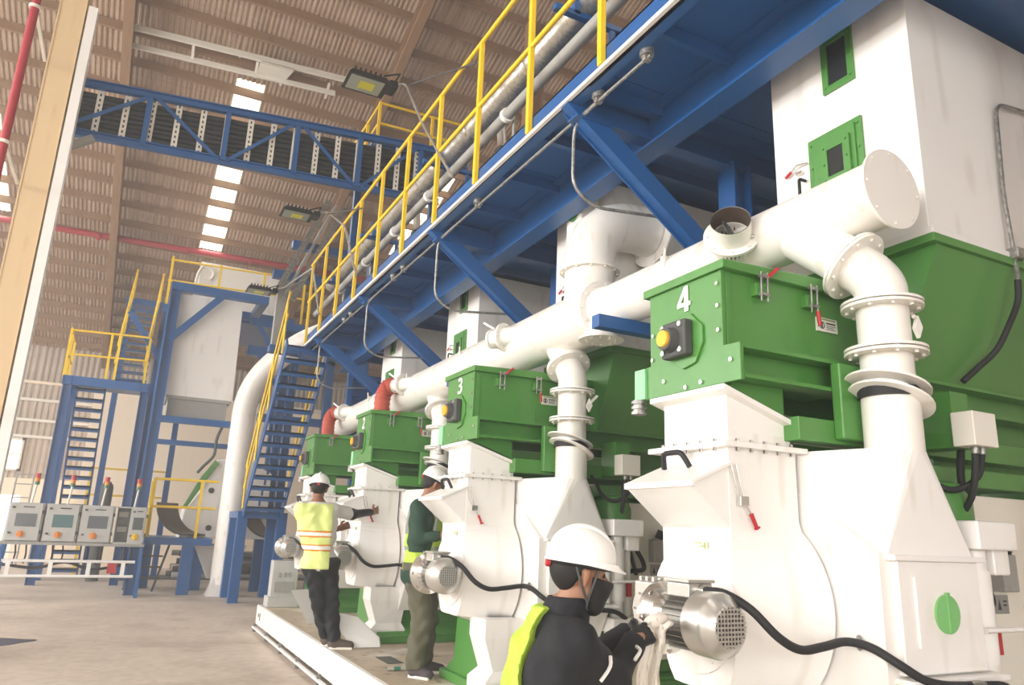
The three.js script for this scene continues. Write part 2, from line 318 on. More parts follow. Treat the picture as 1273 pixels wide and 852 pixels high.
function makeMill(label) {
  const t = thing('pellet_mill', label, 'machine', V(3.1, 0.4, 2.97), 'pellet mills in a row on the conveyor');
  // green cast base
  part(t, 'cast_base', [prismX([[2.42, 0.4], [2.5, 0.52], [2.62, 0.6], [2.66, 1.0], [3.3, 1.0], [3.34, 0.6], [3.46, 0.52], [3.54, 0.4]], 2.78, 3.9, 0.012), box(2.74, 4.6, 0.4, 0.48, 2.4, 3.56, 0.01), box(4.27, 4.9, 0, 0.5, 2.5, 3.4, 0.01),
    ...[2.47, 3.49].map((r) => bolt(V(2.82, 0.48, r), Y1, 0.022))], M.green, 'dark green cast base');
  // white door housing: chute above, drum below
  part(t, 'door_housing', loftHousing(), M.white);
  const dd = part(t, 'drum_cover', [lathe([[0, 0], [0.3, 0], [0.3, 0.012], [0.19, 0.03], [0, 0.03]], V(2.55, 1.36, 2.97), XM, 36), ...[0, 1, 2, 3, 4, 5].map((i) => bolt(V(2.54, 1.36 + Math.sin(i * 1.047) * 0.26, 2.97 + Math.cos(i * 1.047) * 0.26), XM, 0.014))], M.white);
  printed(dd, 'sticker', 0.1, 0.07, V(2.537, 1.64, 2.9), ZM.clone().negate(), XM, canvasTex(96, 64, (c, w, h) => { c.fillStyle = '#e9e9c8'; c.fillRect(0, 0, w, h); c.fillStyle = '#9aa86a'; for (let i = 0; i < 4; i++) c.fillRect(8, 8 + i * 14, 50 + (i * 17) % 30, 6); c.fillRect(70, 8, 18, 48); }));
  part(t, 'chute_flange', ringFlangeRect(2.55, 3.0, 2.71, 3.21, 2.13, 0.05, 0.028), M.white);
  // upper chute with a sloped top flange
  part(t, 'upper_chute', hull([[2.57, 2.13, 2.72], [2.99, 2.13, 2.72], [2.57, 2.13, 3.2], [2.99, 2.13, 3.2], [2.57, 2.39, 2.72], [2.99, 2.26, 2.72], [2.57, 2.39, 3.2], [2.99, 2.26, 3.2]]), M.white);
  part(t, 'sloped_flange', [hull([[2.51, 2.395, 2.67], [3.07, 2.222, 2.67], [2.51, 2.395, 3.25], [3.07, 2.222, 3.25], [2.51, 2.42, 2.67], [3.07, 2.247, 2.67], [2.51, 2.42, 3.25], [3.07, 2.247, 3.25]])], M.white);
  // inspection hood on the aisle side
  const hood = part(t, 'inspection_hood', prismR([[2.555, 2.03], [2.33, 1.935], [2.325, 1.915], [2.555, 1.73]], 2.705, 3.205, 0.004), M.white);
  part(hood, 'lid', prismR([[2.56, 2.05], [2.312, 1.945], [2.312, 1.918], [2.332, 1.915], [2.332, 1.932], [2.56, 2.03]], 2.69, 3.22, 0.003), M.white);
  { const a = V(2.5, 2.03, 3.12), b = V(2.5, 2.03, 2.92), o = V(-0.025, 0.06, 0);
    part(hood, 'handle', [sweep(filleted([a, a.clone().add(V(-0.03, 0.075, -0.03)), b.clone().add(V(-0.03, 0.075, 0.03)), b], 0.03), 0.014, 8)], M.black, 'black plastic handle'); }
  for (const r of [2.69]) { const g = [sweep([V(2.545, 2.03, r - 0.012), V(2.57, 1.93, r - 0.012), V(2.6, 1.86, r - 0.012)], 0.004, 6), sweep([V(2.575, 2.035, r - 0.012), V(2.6, 1.94, r - 0.012), V(2.62, 1.87, r - 0.012)], 0.004, 6), box(2.585, 2.64, 1.84, 1.885, r - 0.025, r, 0.003), sweep([V(2.61, 1.86, r - 0.022), V(2.66, 1.79, r - 0.022)], 0.005, 6)];
    const l = part(t, 'toggle_latch', g, M.chrome, 'chrome toggle latch'); part(l, 'grip', [cyl(V(2.65, 1.805, r - 0.022), V(2.685, 1.735, r - 0.022), 0.011, 0.009, 8), cyl(V(2.67, 1.737, r - 0.022), V(2.70, 1.745, r - 0.022), 0.006, 0.006, 6)], M.red, 'red latch grip'); }
  // die case body behind the door
  part(t, 'die_case', [prismX([[2.5, 0.75], [2.29, 1.1], [2.29, 1.64], [2.6, 1.87], [2.72, 1.92], [3.25, 1.92], [3.36, 1.87], [3.64, 1.64], [3.64, 1.1], [3.44, 0.75]], 3.02, 3.72, 0.006)], M.white);
  const sb = part(t, 'side_box', [prismR([[3.1, 1.14], [3.1, 1.62], [3.68, 1.62], [3.68, 1.14]], 2.255, 2.3, 0.004), box(3.07, 3.75, 1.105, 1.13, 2.2, 2.32, 0.004), box(3.07, 3.73, 1.62, 1.645, 2.24, 2.32, 0.004)], M.white);
  part(sb, 'inspection_cover', [lathe([[0, 0], [0.085, 0], [0.085, 0.012], [0, 0.014]], V(3.41, 1.39, 2.255), NR, 26), box(3.405, 3.415, 1.31, 1.47, 2.236, 2.243), box(3.4, 3.42, 1.465, 1.485, 2.235, 2.246)], M.coverGreen, 'round green cover');
  part(sb, 'drip_edge', [box(3.2, 3.24, 1.25, 1.55, 2.245, 2.256, 0.002)], M.white);
  const circ = []; for (let i = 0; i < 20; i++) { const a = i / 20 * 6.283; circ.push([3.4 + Math.cos(a) * 0.135, 2.15, 2.43 + Math.sin(a) * 0.135]); }
  part(t, 'dust_hood', [hull([...circ, [3.025, 2.13, 2.72], [3.025, 2.13, 3.2], [3.08, 1.64, 2.285], [3.7, 1.64, 2.285], [3.03, 1.86, 2.6], [3.5, 2.1, 3.1], [3.7, 1.64, 3.6], [3.03, 1.87, 3.34]])], M.white);
  // discharge chute under the drum
  part(t, 'discharge_chute', [hull([[2.68, 1.0, 2.5], [3.1, 1.0, 2.48], [2.68, 1.0, 2.8], [3.1, 1.0, 3.2], [2.68, 0.86, 2.5], [3.1, 0.86, 2.48], [2.68, 0.86, 2.8], [3.1, 0.86, 3.2], [2.78, 0.6, 2.54], [3.08, 0.6, 2.54], [2.78, 0.6, 2.82], [3.08, 0.6, 3.1]]),
    hull([[2.78, 0.61, 2.54], [3.08, 0.61, 2.54], [2.78, 0.61, 2.82], [3.08, 0.61, 3.1], [2.7, 0.54, 2.5], [3.12, 0.54, 2.5], [2.7, 0.54, 2.85], [3.12, 0.54, 3.1], [2.7, 0.41, 2.5], [3.12, 0.41, 2.5], [2.7, 0.41, 2.85], [3.12, 0.41, 3.1]])], M.white);
  // hinge post of the die case
  const hp = part(t, 'hinge_post', [cyl(V(3.83, 0.98, 2.36), V(3.83, 1.80, 2.36), 0.055, 0.055, 20), cyl(V(3.97, 0.9, 2.42), V(3.97, 1.72, 2.42), 0.04, 0.04, 16), cyl(V(3.83, 1.15, 2.36), V(3.83, 1.58, 2.36), 0.066, 0.066, 20)], M.white);
  part(hp, 'hinge_block', [box(3.73, 4.05, 1.68, 1.82, 2.26, 2.5, 0.012), box(3.9, 4.03, 1.56, 1.7, 2.3, 2.5, 0.01)], M.white); part(hp, 'hinge_block', [box(3.73, 4.05, 0.9, 1.02, 2.26, 2.5, 0.012), box(3.74, 3.98, 0.82, 0.9, 2.27, 2.42, 0.01)], M.white);
  part(hp, 'locking_pin', [cyl(V(3.72, 1.31, 2.27), V(4.0, 1.31, 2.27), 0.012, 0.012, 10), cyl(V(3.79, 0.72, 2.33), V(3.79, 0.83, 2.33), 0.035, 0.03, 12)], M.white);
  part(hp, 'tag', box(3.94, 3.99, 1.18, 1.29, 2.36, 2.378), M.red, 'red tag');
  // gearbox, rear panel
  part(t, 'gear_case', [cyl(V(3.72, 1.78, 2.95), V(4.5, 1.78, 2.95), 0.34, 0.34, 30), box(3.75, 4.9, 0.5, 1.7, 2.64, 3.4, 0.03), lathe([[0, 0], [0.17, 0], [0.17, 0.2], [0.13, 0.3], [0, 0.33]], V(3.95, 1.72, 2.6), Y1, 24), box(3.78, 4.8, 2.02, 2.12, 2.56, 3.3, 0.01)], M.green);
  const rp = part(t, 'side_panel', [box(4.07, 5.6, 0.62, 1.98, 2.61, 2.635, 0.004), ...[[4.12, 1.93], [4.12, 1.3], [4.12, 0.7], [4.9, 1.93]].map(([x, y]) => bolt(V(x, y, 2.61), NR, 0.018))], M.offwhite);
  const es = part(rp, 'switch_box', [box(4.36, 4.5, 1.46, 1.66, 2.53, 2.61, 0.008)], M.grey, 'grey switch box with a black knob'); part(es, 'knob', [cyl(V(4.45, 1.67, 2.57), V(4.47, 1.74, 2.55), 0.04, 0.035, 14)], M.black);
  printed(es, 'warning_plate', 0.13, 0.1, V(4.44, 1.39, 2.606), X1, NR, canvasTex(64, 48, (c, w, h) => { c.fillStyle = '#8d8d8a'; c.fillRect(0, 0, w, h); c.fillStyle = '#1c1c1c'; c.beginPath(); c.moveTo(22, 10); c.lineTo(30, 38); c.lineTo(14, 38); c.fill(); c.fillRect(40, 14, 16, 4); c.fillRect(40, 24, 16, 4); }));
  part(es, 'conduit', sweep(smooth([V(4.0, 2.3, 2.45), V(3.98, 2.05, 2.47), V(4.06, 1.8, 2.5), V(4.16, 1.6, 2.55), V(4.26, 1.46, 2.56), V(4.27, 1.4, 2.56), V(4.15, 1.38, 2.57), V(4.08, 1.38, 2.6)], 30), 0.02, 10), M.rubber, 'black corrugated conduit');
  // gear motor
  const gm = part(t, 'gear_motor', [box(2.36, 2.53, 1.2, 1.47, 2.93, 3.2, 0.012), ...[0, 1, 2, 3, 4].map((i) => box(2.37, 2.53, 1.46, 1.49, 2.95 + i * 0.05, 2.97 + i * 0.05)), cyl(V(2.53, 1.34, 3.06), V(2.56, 1.34, 3.06), 0.13, 0.14, 20)], M.alu, 'cast aluminium worm gear motor');
  part(gm, 'bearing_cover', [...ringOf(V(2.345, 1.34, 3.07), XM, 0.1, 0.055, 0.03, 6), cyl(V(2.36, 1.34, 3.07), V(2.335, 1.34, 3.07), 0.05, 0.045, 18)], M.alu);
  part(gm, 'motor_flange', [lathe([[0, 0], [0.165, 0], [0.165, 0.02], [0.12, 0.045], [0.1, 0.09], [0, 0.09]], V(2.34, 1.325, 2.93), NR, 36), ...[0, 1, 2, 3, 4, 5, 6, 7].map((i) => bolt(V(2.34 + Math.cos(i * 0.785) * 0.145, 1.325 + Math.sin(i * 0.785) * 0.145, 2.91), NR, 0.014))], M.chrome);
  { const g = [cyl(V(2.34, 1.325, 2.86), V(2.34, 1.325, 2.64), 0.1, 0.1, 24)]; for (let i = 0; i < 26; i++) { const a = i / 26 * 6.283; g.push(beam(V(2.34 + Math.cos(a) * 0.112, 1.325 + Math.sin(a) * 0.112, 2.85), V(2.34 + Math.cos(a) * 0.112, 1.325 + Math.sin(a) * 0.112, 2.65), 0.005, 0.03, V(Math.cos(a), Math.sin(a), 0))); }
    part(gm, 'finned_body', g, M.aluDark); }
  const fc = part(gm, 'fan_cover', lathe([[0.12, 0], [0.136, 0.01], [0.138, 0.11], [0.13, 0.13], [0.085, 0.165], [0.08, 0.168]], V(2.34, 1.325, 2.67), NR, 40), M.alu);
  part(fc, 'fan_guard', [lathe([[0, 0], [0.085, 0]], V(2.34, 1.325, 2.512), NR, 30), ...(() => { const g = []; for (let i = -4; i <= 4; i++) { const w = Math.sqrt(0.0073 - (i * 0.018) ** 2); g.push(box(2.34 - w, 2.34 + w, 1.325 + i * 0.018 - 0.0035, 1.325 + i * 0.018 + 0.0035, 2.494, 2.5), box(2.34 + i * 0.018 - 0.0035, 2.34 + i * 0.018 + 0.0035, 1.325 - w, 1.325 + w, 2.495, 2.501)); } return g; })()], M.alu, 'square-hole grille');
  part(fc, 'grille_back', lathe([[0, 0], [0.083, 0]], V(2.34, 1.325, 2.506), NR, 26), M.dark);
  const tb = part(gm, 'terminal_box', [box(2.27, 2.41, 1.425, 1.49, 2.68, 2.83, 0.008), box(2.262, 2.418, 1.49, 1.505, 2.67, 2.84, 0.004)], M.alu); part(tb, 'cable_gland', cyl(V(2.34, 1.46, 2.68), V(2.34, 1.46, 2.645), 0.025, 0.02, 8), M.chrome);
  const cb = part(gm, 'power_cable', sweep(smooth([V(2.34, 1.46, 2.65), V(2.38, 1.455, 2.58), V(2.45, 1.4, 2.5), V(2.54, 1.29, 2.43), V(2.65, 1.24, 2.42), V(2.8, 1.245, 2.43), V(2.97, 1.26, 2.44), V(2.99, 1.25, 2.34), V(3.04, 1.19, 2.235), V(3.12, 1.14, 2.2), V(3.22, 1.115, 2.18), V(3.45, 1.1, 2.175), V(3.7, 1.08, 2.2), V(3.9, 1.0, 2.3)], 70), 0.019, 10), M.rubber, 'black cable from the motor');
  part(cb, 'clip', [sweep(smooth([V(3.015, 1.28, 2.42), V(3.0, 1.285, 2.4), V(3.0, 1.235, 2.4), V(3.015, 1.235, 2.42)], 8), 0.008, 6), box(3.4, 3.5, 1.085, 1.12, 2.155, 2.2, 0.01)], M.galv);
  return t;
}
const mill4 = makeMill('nearest white pellet mill, with a worker reaching to its silver gear motor');
copyOf(mill4, 0, 0, S, 'second nearest white pellet mill, below the green feeder marked 3');
copyOf(mill4, 0, 0, 2 * S, 'third white pellet mill, touched by the outstretched hand of the worker in back view');
copyOf(mill4, 0, 0, 3 * S, 'farthest white pellet mill, behind the worker standing on the conveyor');

function makeFeeder(label, num) {
  const t = thing('screw_feeder', label, 'feeder', V(3.2, 2.43, 3.03), 'green screw feeders above the mills');
  part(t, 'trough', [box(2.6, 3.8, 2.56, 3.05, 2.74, 3.32, 0.004), hull([[2.62, 2.43, 2.74], [2.98, 2.3, 2.74], [2.62, 2.43, 3.2], [2.98, 2.3, 3.2], [2.62, 2.6, 2.74], [2.98, 2.6, 2.74], [2.62, 2.6, 3.2], [2.98, 2.6, 3.2]]), box(2.605, 2.64, 2.56, 3.05, 2.733, 2.75, 0.002), box(3.2, 3.21, 2.56, 2.75, 2.732, 2.745)], M.green);
  part(t, 'lid', [prismR([[2.555, 3.04], [2.555, 3.085], [3.2, 3.11], [3.8, 3.1], [3.8, 3.04]], 2.695, 3.365, 0.004)], M.green);
  for (const x of [2.83, 3.2]) { part(t, 'clamp_bracket', box(x - 0.045, x + 0.045, 2.93, 3.0, 2.7, 2.745, 0.003), M.green); const l = part(t, 'lid_clamp', [cyl(V(x - 0.02, 2.9, 2.69), V(x - 0.02, 3.06, 2.685), 0.006, 0.006, 6), cyl(V(x + 0.025, 2.9, 2.69), V(x + 0.025, 3.06, 2.685), 0.006, 0.006, 6), box(x - 0.026, x + 0.031, 2.93, 2.945, 2.68, 2.7), box(x - 0.03, x + 0.035, 3.03, 3.05, 2.68, 2.7, 0.002)], M.galv); part(l, 'grip', x < 3 ? cyl(V(x + 0.03, 3.04, 2.68), V(x + 0.1, 3.1, 2.68), 0.011, 0.009, 8) : cyl(V(x + 0.02, 2.91, 2.685), V(x + 0.03, 2.83, 2.685), 0.012, 0.01, 8), M.red, 'red clamp grip'); }
  // end plate with the bearing
  const ep = part(t, 'end_plate', [prismX([[2.62, 2.44], [2.62, 2.63], [2.735, 2.635], [2.735, 3.04], [3.325, 3.04], [3.325, 2.63], [3.43, 2.62], [3.43, 2.44]], 2.575, 2.6, 0.003)], M.green);
  for (const [r, y] of [[2.68, 2.55], [2.9, 2.47], [3.02, 2.46], [3.2, 2.52], [3.3, 2.66], [3.29, 2.8], [2.76, 2.72], [2.76, 2.85], [2.76, 2.97]]) part(ep, 'bolt', bolt(V(2.575, y, r), XM, 0.012), M.chrome);
  part(ep, 'bearing_backplate', [prismX([[3.03, 2.56], [2.93, 2.58], [2.87, 2.68], [2.87, 2.77], [2.96, 2.855], [3.12, 2.855], [3.2, 2.77], [3.17, 2.64]], 2.56, 2.576, 0.002)], M.green);
  const bh = part(ep, 'bearing', [box(2.5, 2.562, 2.62, 2.82, 2.94, 3.14, 0.015), cyl(V(2.52, 2.715, 3.05), V(2.45, 2.715, 3.05), 0.075, 0.06, 24)], M.iron, 'black flanged bearing');
  for (const [y, r] of [[2.65, 2.97], [2.65, 3.11], [2.79, 2.97], [2.79, 3.11]]) part(bh, 'bolt', bolt(V(2.5, y, r), XM, 0.016), M.chrome);
  part(bh, 'shaft_cap', cyl(V(2.46, 2.715, 3.05), V(2.435, 2.715, 3.05), 0.048, 0.044, 22), M.amber, 'yellow shaft cap');
  // channels either side
  const ch = (r0, r1, s) => [box(2.6, 5.6, 2.455, 2.475, r0, r1), box(2.6, 5.6, 2.605, 2.625, r0, r1), box(2.6, 5.6, 2.455, 2.625, s, s + 0.015)];
  part(t, 'channel', ch(2.62, 2.74, 2.725), M.green); part(t, 'channel', ch(3.32, 3.43, 3.322), M.green);
  part(t, 'channel_end', [box(2.56, 2.575, 2.445, 2.62, 3.36, 3.44), box(2.56, 2.6, 2.445, 2.62, 3.43, 3.455)], M.paleGreen, 'pale green channel end');
  part(t, 'pipe_gland', [cyl(V(2.57, 2.36, 3.43), V(2.57, 2.445, 3.43), 0.035, 0.035, 14), ...[2.37, 2.4, 2.43].map((y) => cyl(V(2.57, y - 0.008, 3.43), V(2.57, y + 0.008, 3.43), 0.045, 0.045, 14))], M.galv);
  part(t, 'hanger_plate', [box(3.2, 3.5, 2.2, 2.6, 2.56, 2.62, 0.01), cyl(V(3.26, 2.53, 2.56), V(3.26, 2.53, 2.53), 0.022, 0.02, 6)], M.green);
  part(t, 'cross_member', [box(2.95, 5.6, 2.18, 2.3, 2.62, 2.74, 0.005), box(3.0, 5.6, 2.18, 2.28, 3.3, 3.4), box(4.2, 5.6, 2.05, 2.46, 2.76, 2.78), box(5.2, 5.3, 0.9, 2.2, 2.8, 3.2)], M.green);
  const sg = part(t, 'sign_plate', box(3.26, 3.42, 2.82, 2.9, 2.728, 2.74), M.offwhite);
  printed(sg, 'sign_print', 0.155, 0.075, V(3.34, 2.86, 2.7275), X1, NR, canvasTex(128, 64, (c, w, h) => { c.fillStyle = '#e4e2d8'; c.fillRect(0, 0, w, h); c.fillStyle = '#7d8d4a'; c.fillRect(10, 3, 108, 6); c.strokeStyle = '#222'; c.lineWidth = 5; c.beginPath(); c.arc(28, 36, 16, 0, 7); c.stroke(); c.fillStyle = '#222'; c.fillRect(22, 24, 12, 24); c.fillRect(56, 20, 60, 7); c.fillStyle = '#777'; c.fillRect(56, 34, 62, 4); c.fillRect(56, 42, 50, 4); c.fillRect(56, 50, 58, 4); }), 'small warning plate with a hand symbol');
  const jb = part(t, 'junction_box', [box(3.83, 4.03, 2.2, 2.38, 2.28, 2.4, 0.006)], M.offwhite, 'cream junction box');
  part(jb, 'bracket', box(3.85, 4.0, 2.2, 2.5, 2.4, 2.63), M.green);
  part(jb, 'cable_gland', [3.9, 3.96].map((x) => cyl(V(x, 2.2, 2.33), V(x, 2.165, 2.33), 0.02, 0.02, 8)), M.galv);
  part(jb, 'cable', [sweep(smooth([V(3.9, 2.17, 2.33), V(3.9, 2.08, 2.34), V(3.91, 1.95, 2.38), V(3.98, 1.82, 2.5), V(4.1, 1.6, 2.56), V(4.2, 1.35, 2.58)], 24), 0.018, 8), sweep(smooth([V(3.96, 2.17, 2.33), V(3.95, 2.05, 2.36), V(3.87, 1.98, 2.44), V(3.78, 2.02, 2.5), V(3.74, 2.14, 2.56), V(3.72, 2.2, 2.6)], 20), 0.016, 8)], M.rubber, 'black cable');
  addNumber(t, num); return t;
}
function addNumber(t, num, dr = 0) {
  if (!num) return; const b = bases.get(t);
  const g = letters(num, 0.145, 0.004).applyMatrix4(new THREE.Matrix4().makeBasis(Z1, Y1, XM).setPosition(V(2.571, 2.95, 3.02)));
  const m = meshOf('painted_number', g, M.whitePlain, b); m.userData.label = `white number ${num}`; t.add(m);
}
const feed4 = makeFeeder('green feeder box marked with a white 4, nearest of the row', null);
for (const [i, num, label] of [[1, '3', 'green feeder box marked with a white 3'], [2, '2', 'green feeder box marked 2, below a red hose'], [3, null, 'farthest green feeder box, beside the blue stairs']]) addNumber(copyOf(feed4, 0, 0, i * S, label), num);
addNumber(feed4, '4');

function makeSilo(label) {
  const t = thing('storage_bin', label, 'bin', V(4.5, 2.6, 2.95), 'white bins with green hoppers');
  part(t, 'hopper', [hull([[3.8, 3.34, 2.34], [6.3, 3.34, 2.34], [3.8, 3.34, 3.5], [6.3, 3.34, 3.5], [3.8, 2.63, 2.64], [6.3, 2.63, 2.64], [3.8, 2.6, 3.32], [6.3, 2.6, 3.32]])], M.green, 'green tapered hopper');
  part(t, 'hopper_rim', [box(3.74, 6.36, 3.32, 3.37, 2.32, 3.56, 0.005), ...[2.5, 2.8, 3.1, 3.4].map((r) => bolt(V(3.77, 3.37, r), Y1, 0.014))], M.green);
  part(t, 'bin_body', [box(3.8, 6.3, 3.38, 5.015, 2.38, 3.45, 0.006)], M.silo);
  part(t, 'bin_flange', [box(3.75, 6.35, 3.37, 3.41, 2.33, 3.5, 0.004)], M.silo);
  const frame = (y0, y1, r0, r1, w, x) => [box(x - 0.02, x, y0, y0 + w, r0, r1), box(x - 0.02, x, y1 - w, y1, r0, r1), box(x - 0.02, x, y0 + w, y1 - w, r0, r0 + w), box(x - 0.02, x, y0 + w, y1 - w, r1 - w, r1), ...[0.1, 0.5, 0.9].flatMap((k) => [bolt(V(x - 0.02, lerp(y0, y1, k), r0 + w / 2), XM, 0.009), bolt(V(x - 0.02, lerp(y0, y1, k), r1 - w / 2), XM, 0.009)])];
  const w1 = part(t, 'sight_window', frame(4.6, 5.0, 2.75, 2.99, 0.045, 3.8), M.green, 'green framed sight window'); part(w1, 'pane', box(3.79, 3.8, 4.645, 4.955, 2.795, 2.945), M.glassDark);
  const d = part(t, 'access_door', [...frame(3.9, 4.32, 2.73, 3.14, 0.05, 3.8), box(3.765, 3.79, 3.93, 4.29, 2.77, 3.1, 0.006), ...frame(3.93, 4.22, 2.8, 3.02, 0.05, 3.765)], M.green, 'green access door');
  part(d, 'pane', box(3.755, 3.767, 3.98, 4.17, 2.85, 2.97), M.glassDark); part(d, 'handle', sweep(filleted([V(3.79, 4.06, 3.19), V(3.73, 4.06, 3.19), V(3.73, 3.92, 3.19), V(3.79, 3.92, 3.19)], 0.02), 0.011, 8), M.black);
  part(d, 'clasp', [sweep([V(3.79, 4.18, 3.16), V(3.77, 4.19, 3.24), V(3.78, 4.16, 3.3)], 0.007, 6), box(3.77, 3.8, 4.12, 4.14, 3.2, 3.25)], M.chrome); part(d, 'grip', cyl(V(3.775, 4.165, 3.29), V(3.775, 4.14, 3.34), 0.011, 0.011, 8), M.red);
  return t;
}
const silo4 = makeSilo('nearest white bin on a green hopper, filling the upper right corner');
{ // stain streaks are in the paint; conduit down the near face of this bin only
  part(silo4, 'conduit', sweep(filleted([V(5.3, 4.55, 2.36), V(4.58, 4.45, 2.35), V(4.53, 3.8, 2.35), V(4.52, 3.38, 2.33), V(4.46, 3.2, 2.3)], 0.1), 0.013, 10), M.galv, 'steel conduit');
  part(silo4, 'flexible_hose', sweep(smooth([V(4.46, 3.22, 2.3), V(4.47, 3.1, 2.32), V(4.5, 2.98, 2.4), V(4.46, 2.83, 2.47), V(4.36, 2.72, 2.53), V(4.28, 2.635, 2.58)], 24), 0.018, 10), M.rubber, 'black flexible hose');
  part(silo4, 'conduit_clamp', [box(4.47, 4.57, 3.36, 3.43, 2.28, 2.36, 0.01)], M.galv);
}
copyOf(silo4, 0, 0, S, 'white bin behind the big white elbow duct, second from the camera');
copyOf(silo4, 0, 0, 2 * S, 'white bin between two blue braces, third from the camera');
copyOf(silo4, 0, 0, 3 * S, 'farthest white bin, above the red hose, under the blue platform');
for (const c of scene.children.filter((c) => c.name.startsWith('storage_bin_'))) for (const n of ['conduit', 'flexible_hose', 'conduit_clamp']) c.remove(c.children.find((k) => k.name === n));
{ // narrow box with a green disc on the second bin
  const t = one('inspection_duct', [box(3.6, 3.8, 4.2, 4.98, 5.72, 6.0, 0.008)], M.silo, 'narrow white duct box with a round green disc above the elbow', 'duct box');
  part(t, 'disc', lathe([[0, 0], [0.085, 0], [0.085, 0.012], [0, 0.014]], V(3.6, 4.8, 5.86), XM, 26), M.green, 'round green disc');
}

// ---- dust pipes ----
function dropPipe(label, bent) {
  const t = thing('suction_pipe', label, 'pipe', V(3.4, 2.15, 2.43), 'white drop pipes from the header duct');
  part(t, 'lower_sleeve', cyl(V(3.4, 2.12, 2.43), V(3.4, 2.42, 2.43), 0.138, 0.138, 28), M.pipe);
  const tilt = V(0.32, 1, 0.05).normalize();
  part(t, 'sleeve_flange', [...ringOf(V(3.4, 2.40, 2.43), V(0.42, 1, 0).normalize(), 0.205, 0.12, 0.012)], M.pipe); part(t, 'sleeve_flange', [...ringOf(V(3.385, 2.47, 2.43), V(0.3, 1, 0).normalize(), 0.205, 0.12, 0.012)], M.pipe); part(t, 'gasket', cyl(V(3.395, 2.41, 2.43), V(3.395, 2.46, 2.43), 0.15, 0.15, 24), M.rubber);
  part(t, 'middle_pipe', [cyl(V(3.4, 2.44, 2.43), V(3.4, 2.95, 2.43), 0.128, 0.128, 28)], M.pipe);
  for (const y of [2.65, 2.9]) part(t, 'pipe_flange', [...ringOf(V(3.4, y - 0.01, 2.43), Y1, 0.2, 0.12, 0.014, 10), ...ringOf(V(3.4, y + 0.012, 2.43), Y1, 0.2, 0.12, 0.014)], M.pipe);
  part(t, 'gate_lever', bent ? [prismR([[3.47, 2.77], [3.5, 2.84], [3.53, 2.78], [3.5, 2.72]], 2.3, 2.32), bolt(V(3.47, 2.83, 2.31), NR, 0.012)] : [prismR([[3.47, 2.77], [3.5, 2.84], [3.53, 2.78], [3.5, 2.72]], 2.3, 2.32), beam(V(3.5, 2.8, 2.29), V(3.57, 2.87, 2.29), 0.02, 0.02)], M.pipe);
  const top = bent ? [V(3.4, 2.93, 2.43), V(3.4, 3.0, 2.43), V(3.38, 3.08, 2.47), V(3.36, 3.15, 2.54)] : [V(3.4, 2.93, 2.43), V(3.4, 3.02, 2.43), V(3.4, 3.08, 2.46), V(3.4, 3.14, 2.5)];
  const d = top[3].clone().sub(top[2]).normalize();
  part(t, 'elbow', sweep(smooth(top, 14), 0.13, 28, false), M.pipe);
  part(t, 'pipe_flange', [...ringOf(top[3], d, 0.2, 0.12, 0.016, 10), ...ringOf(top[3].clone().addScaledVector(d, 0.02), d, 0.2, 0.12, 0.016)], M.pipe);
  part(t, 'branch', sweep([top[3], bent ? V(3.36, 3.45, 2.86) : V(3.4, 3.5, 2.72)], (k) => 0.13 + 0.03 * k, 28), M.pipe);
  return t;
}
const dp = dropPipe('nearest white drop pipe, bent, with bolted flanges, beside the feeder marked 4', true);
const dp3 = dropPipe('white drop pipe with bolted flanges to the right of the feeder marked 3', false); dp3.position.add(V(0, 0, S));
copyOf(dp3, 0, 0, S, 'white drop pipe behind the helmet of the worker in the dark green shirt');
copyOf(dp3, 0, 0, 2 * S, 'farthest white drop pipe, mostly hidden behind the feeder marked 2');
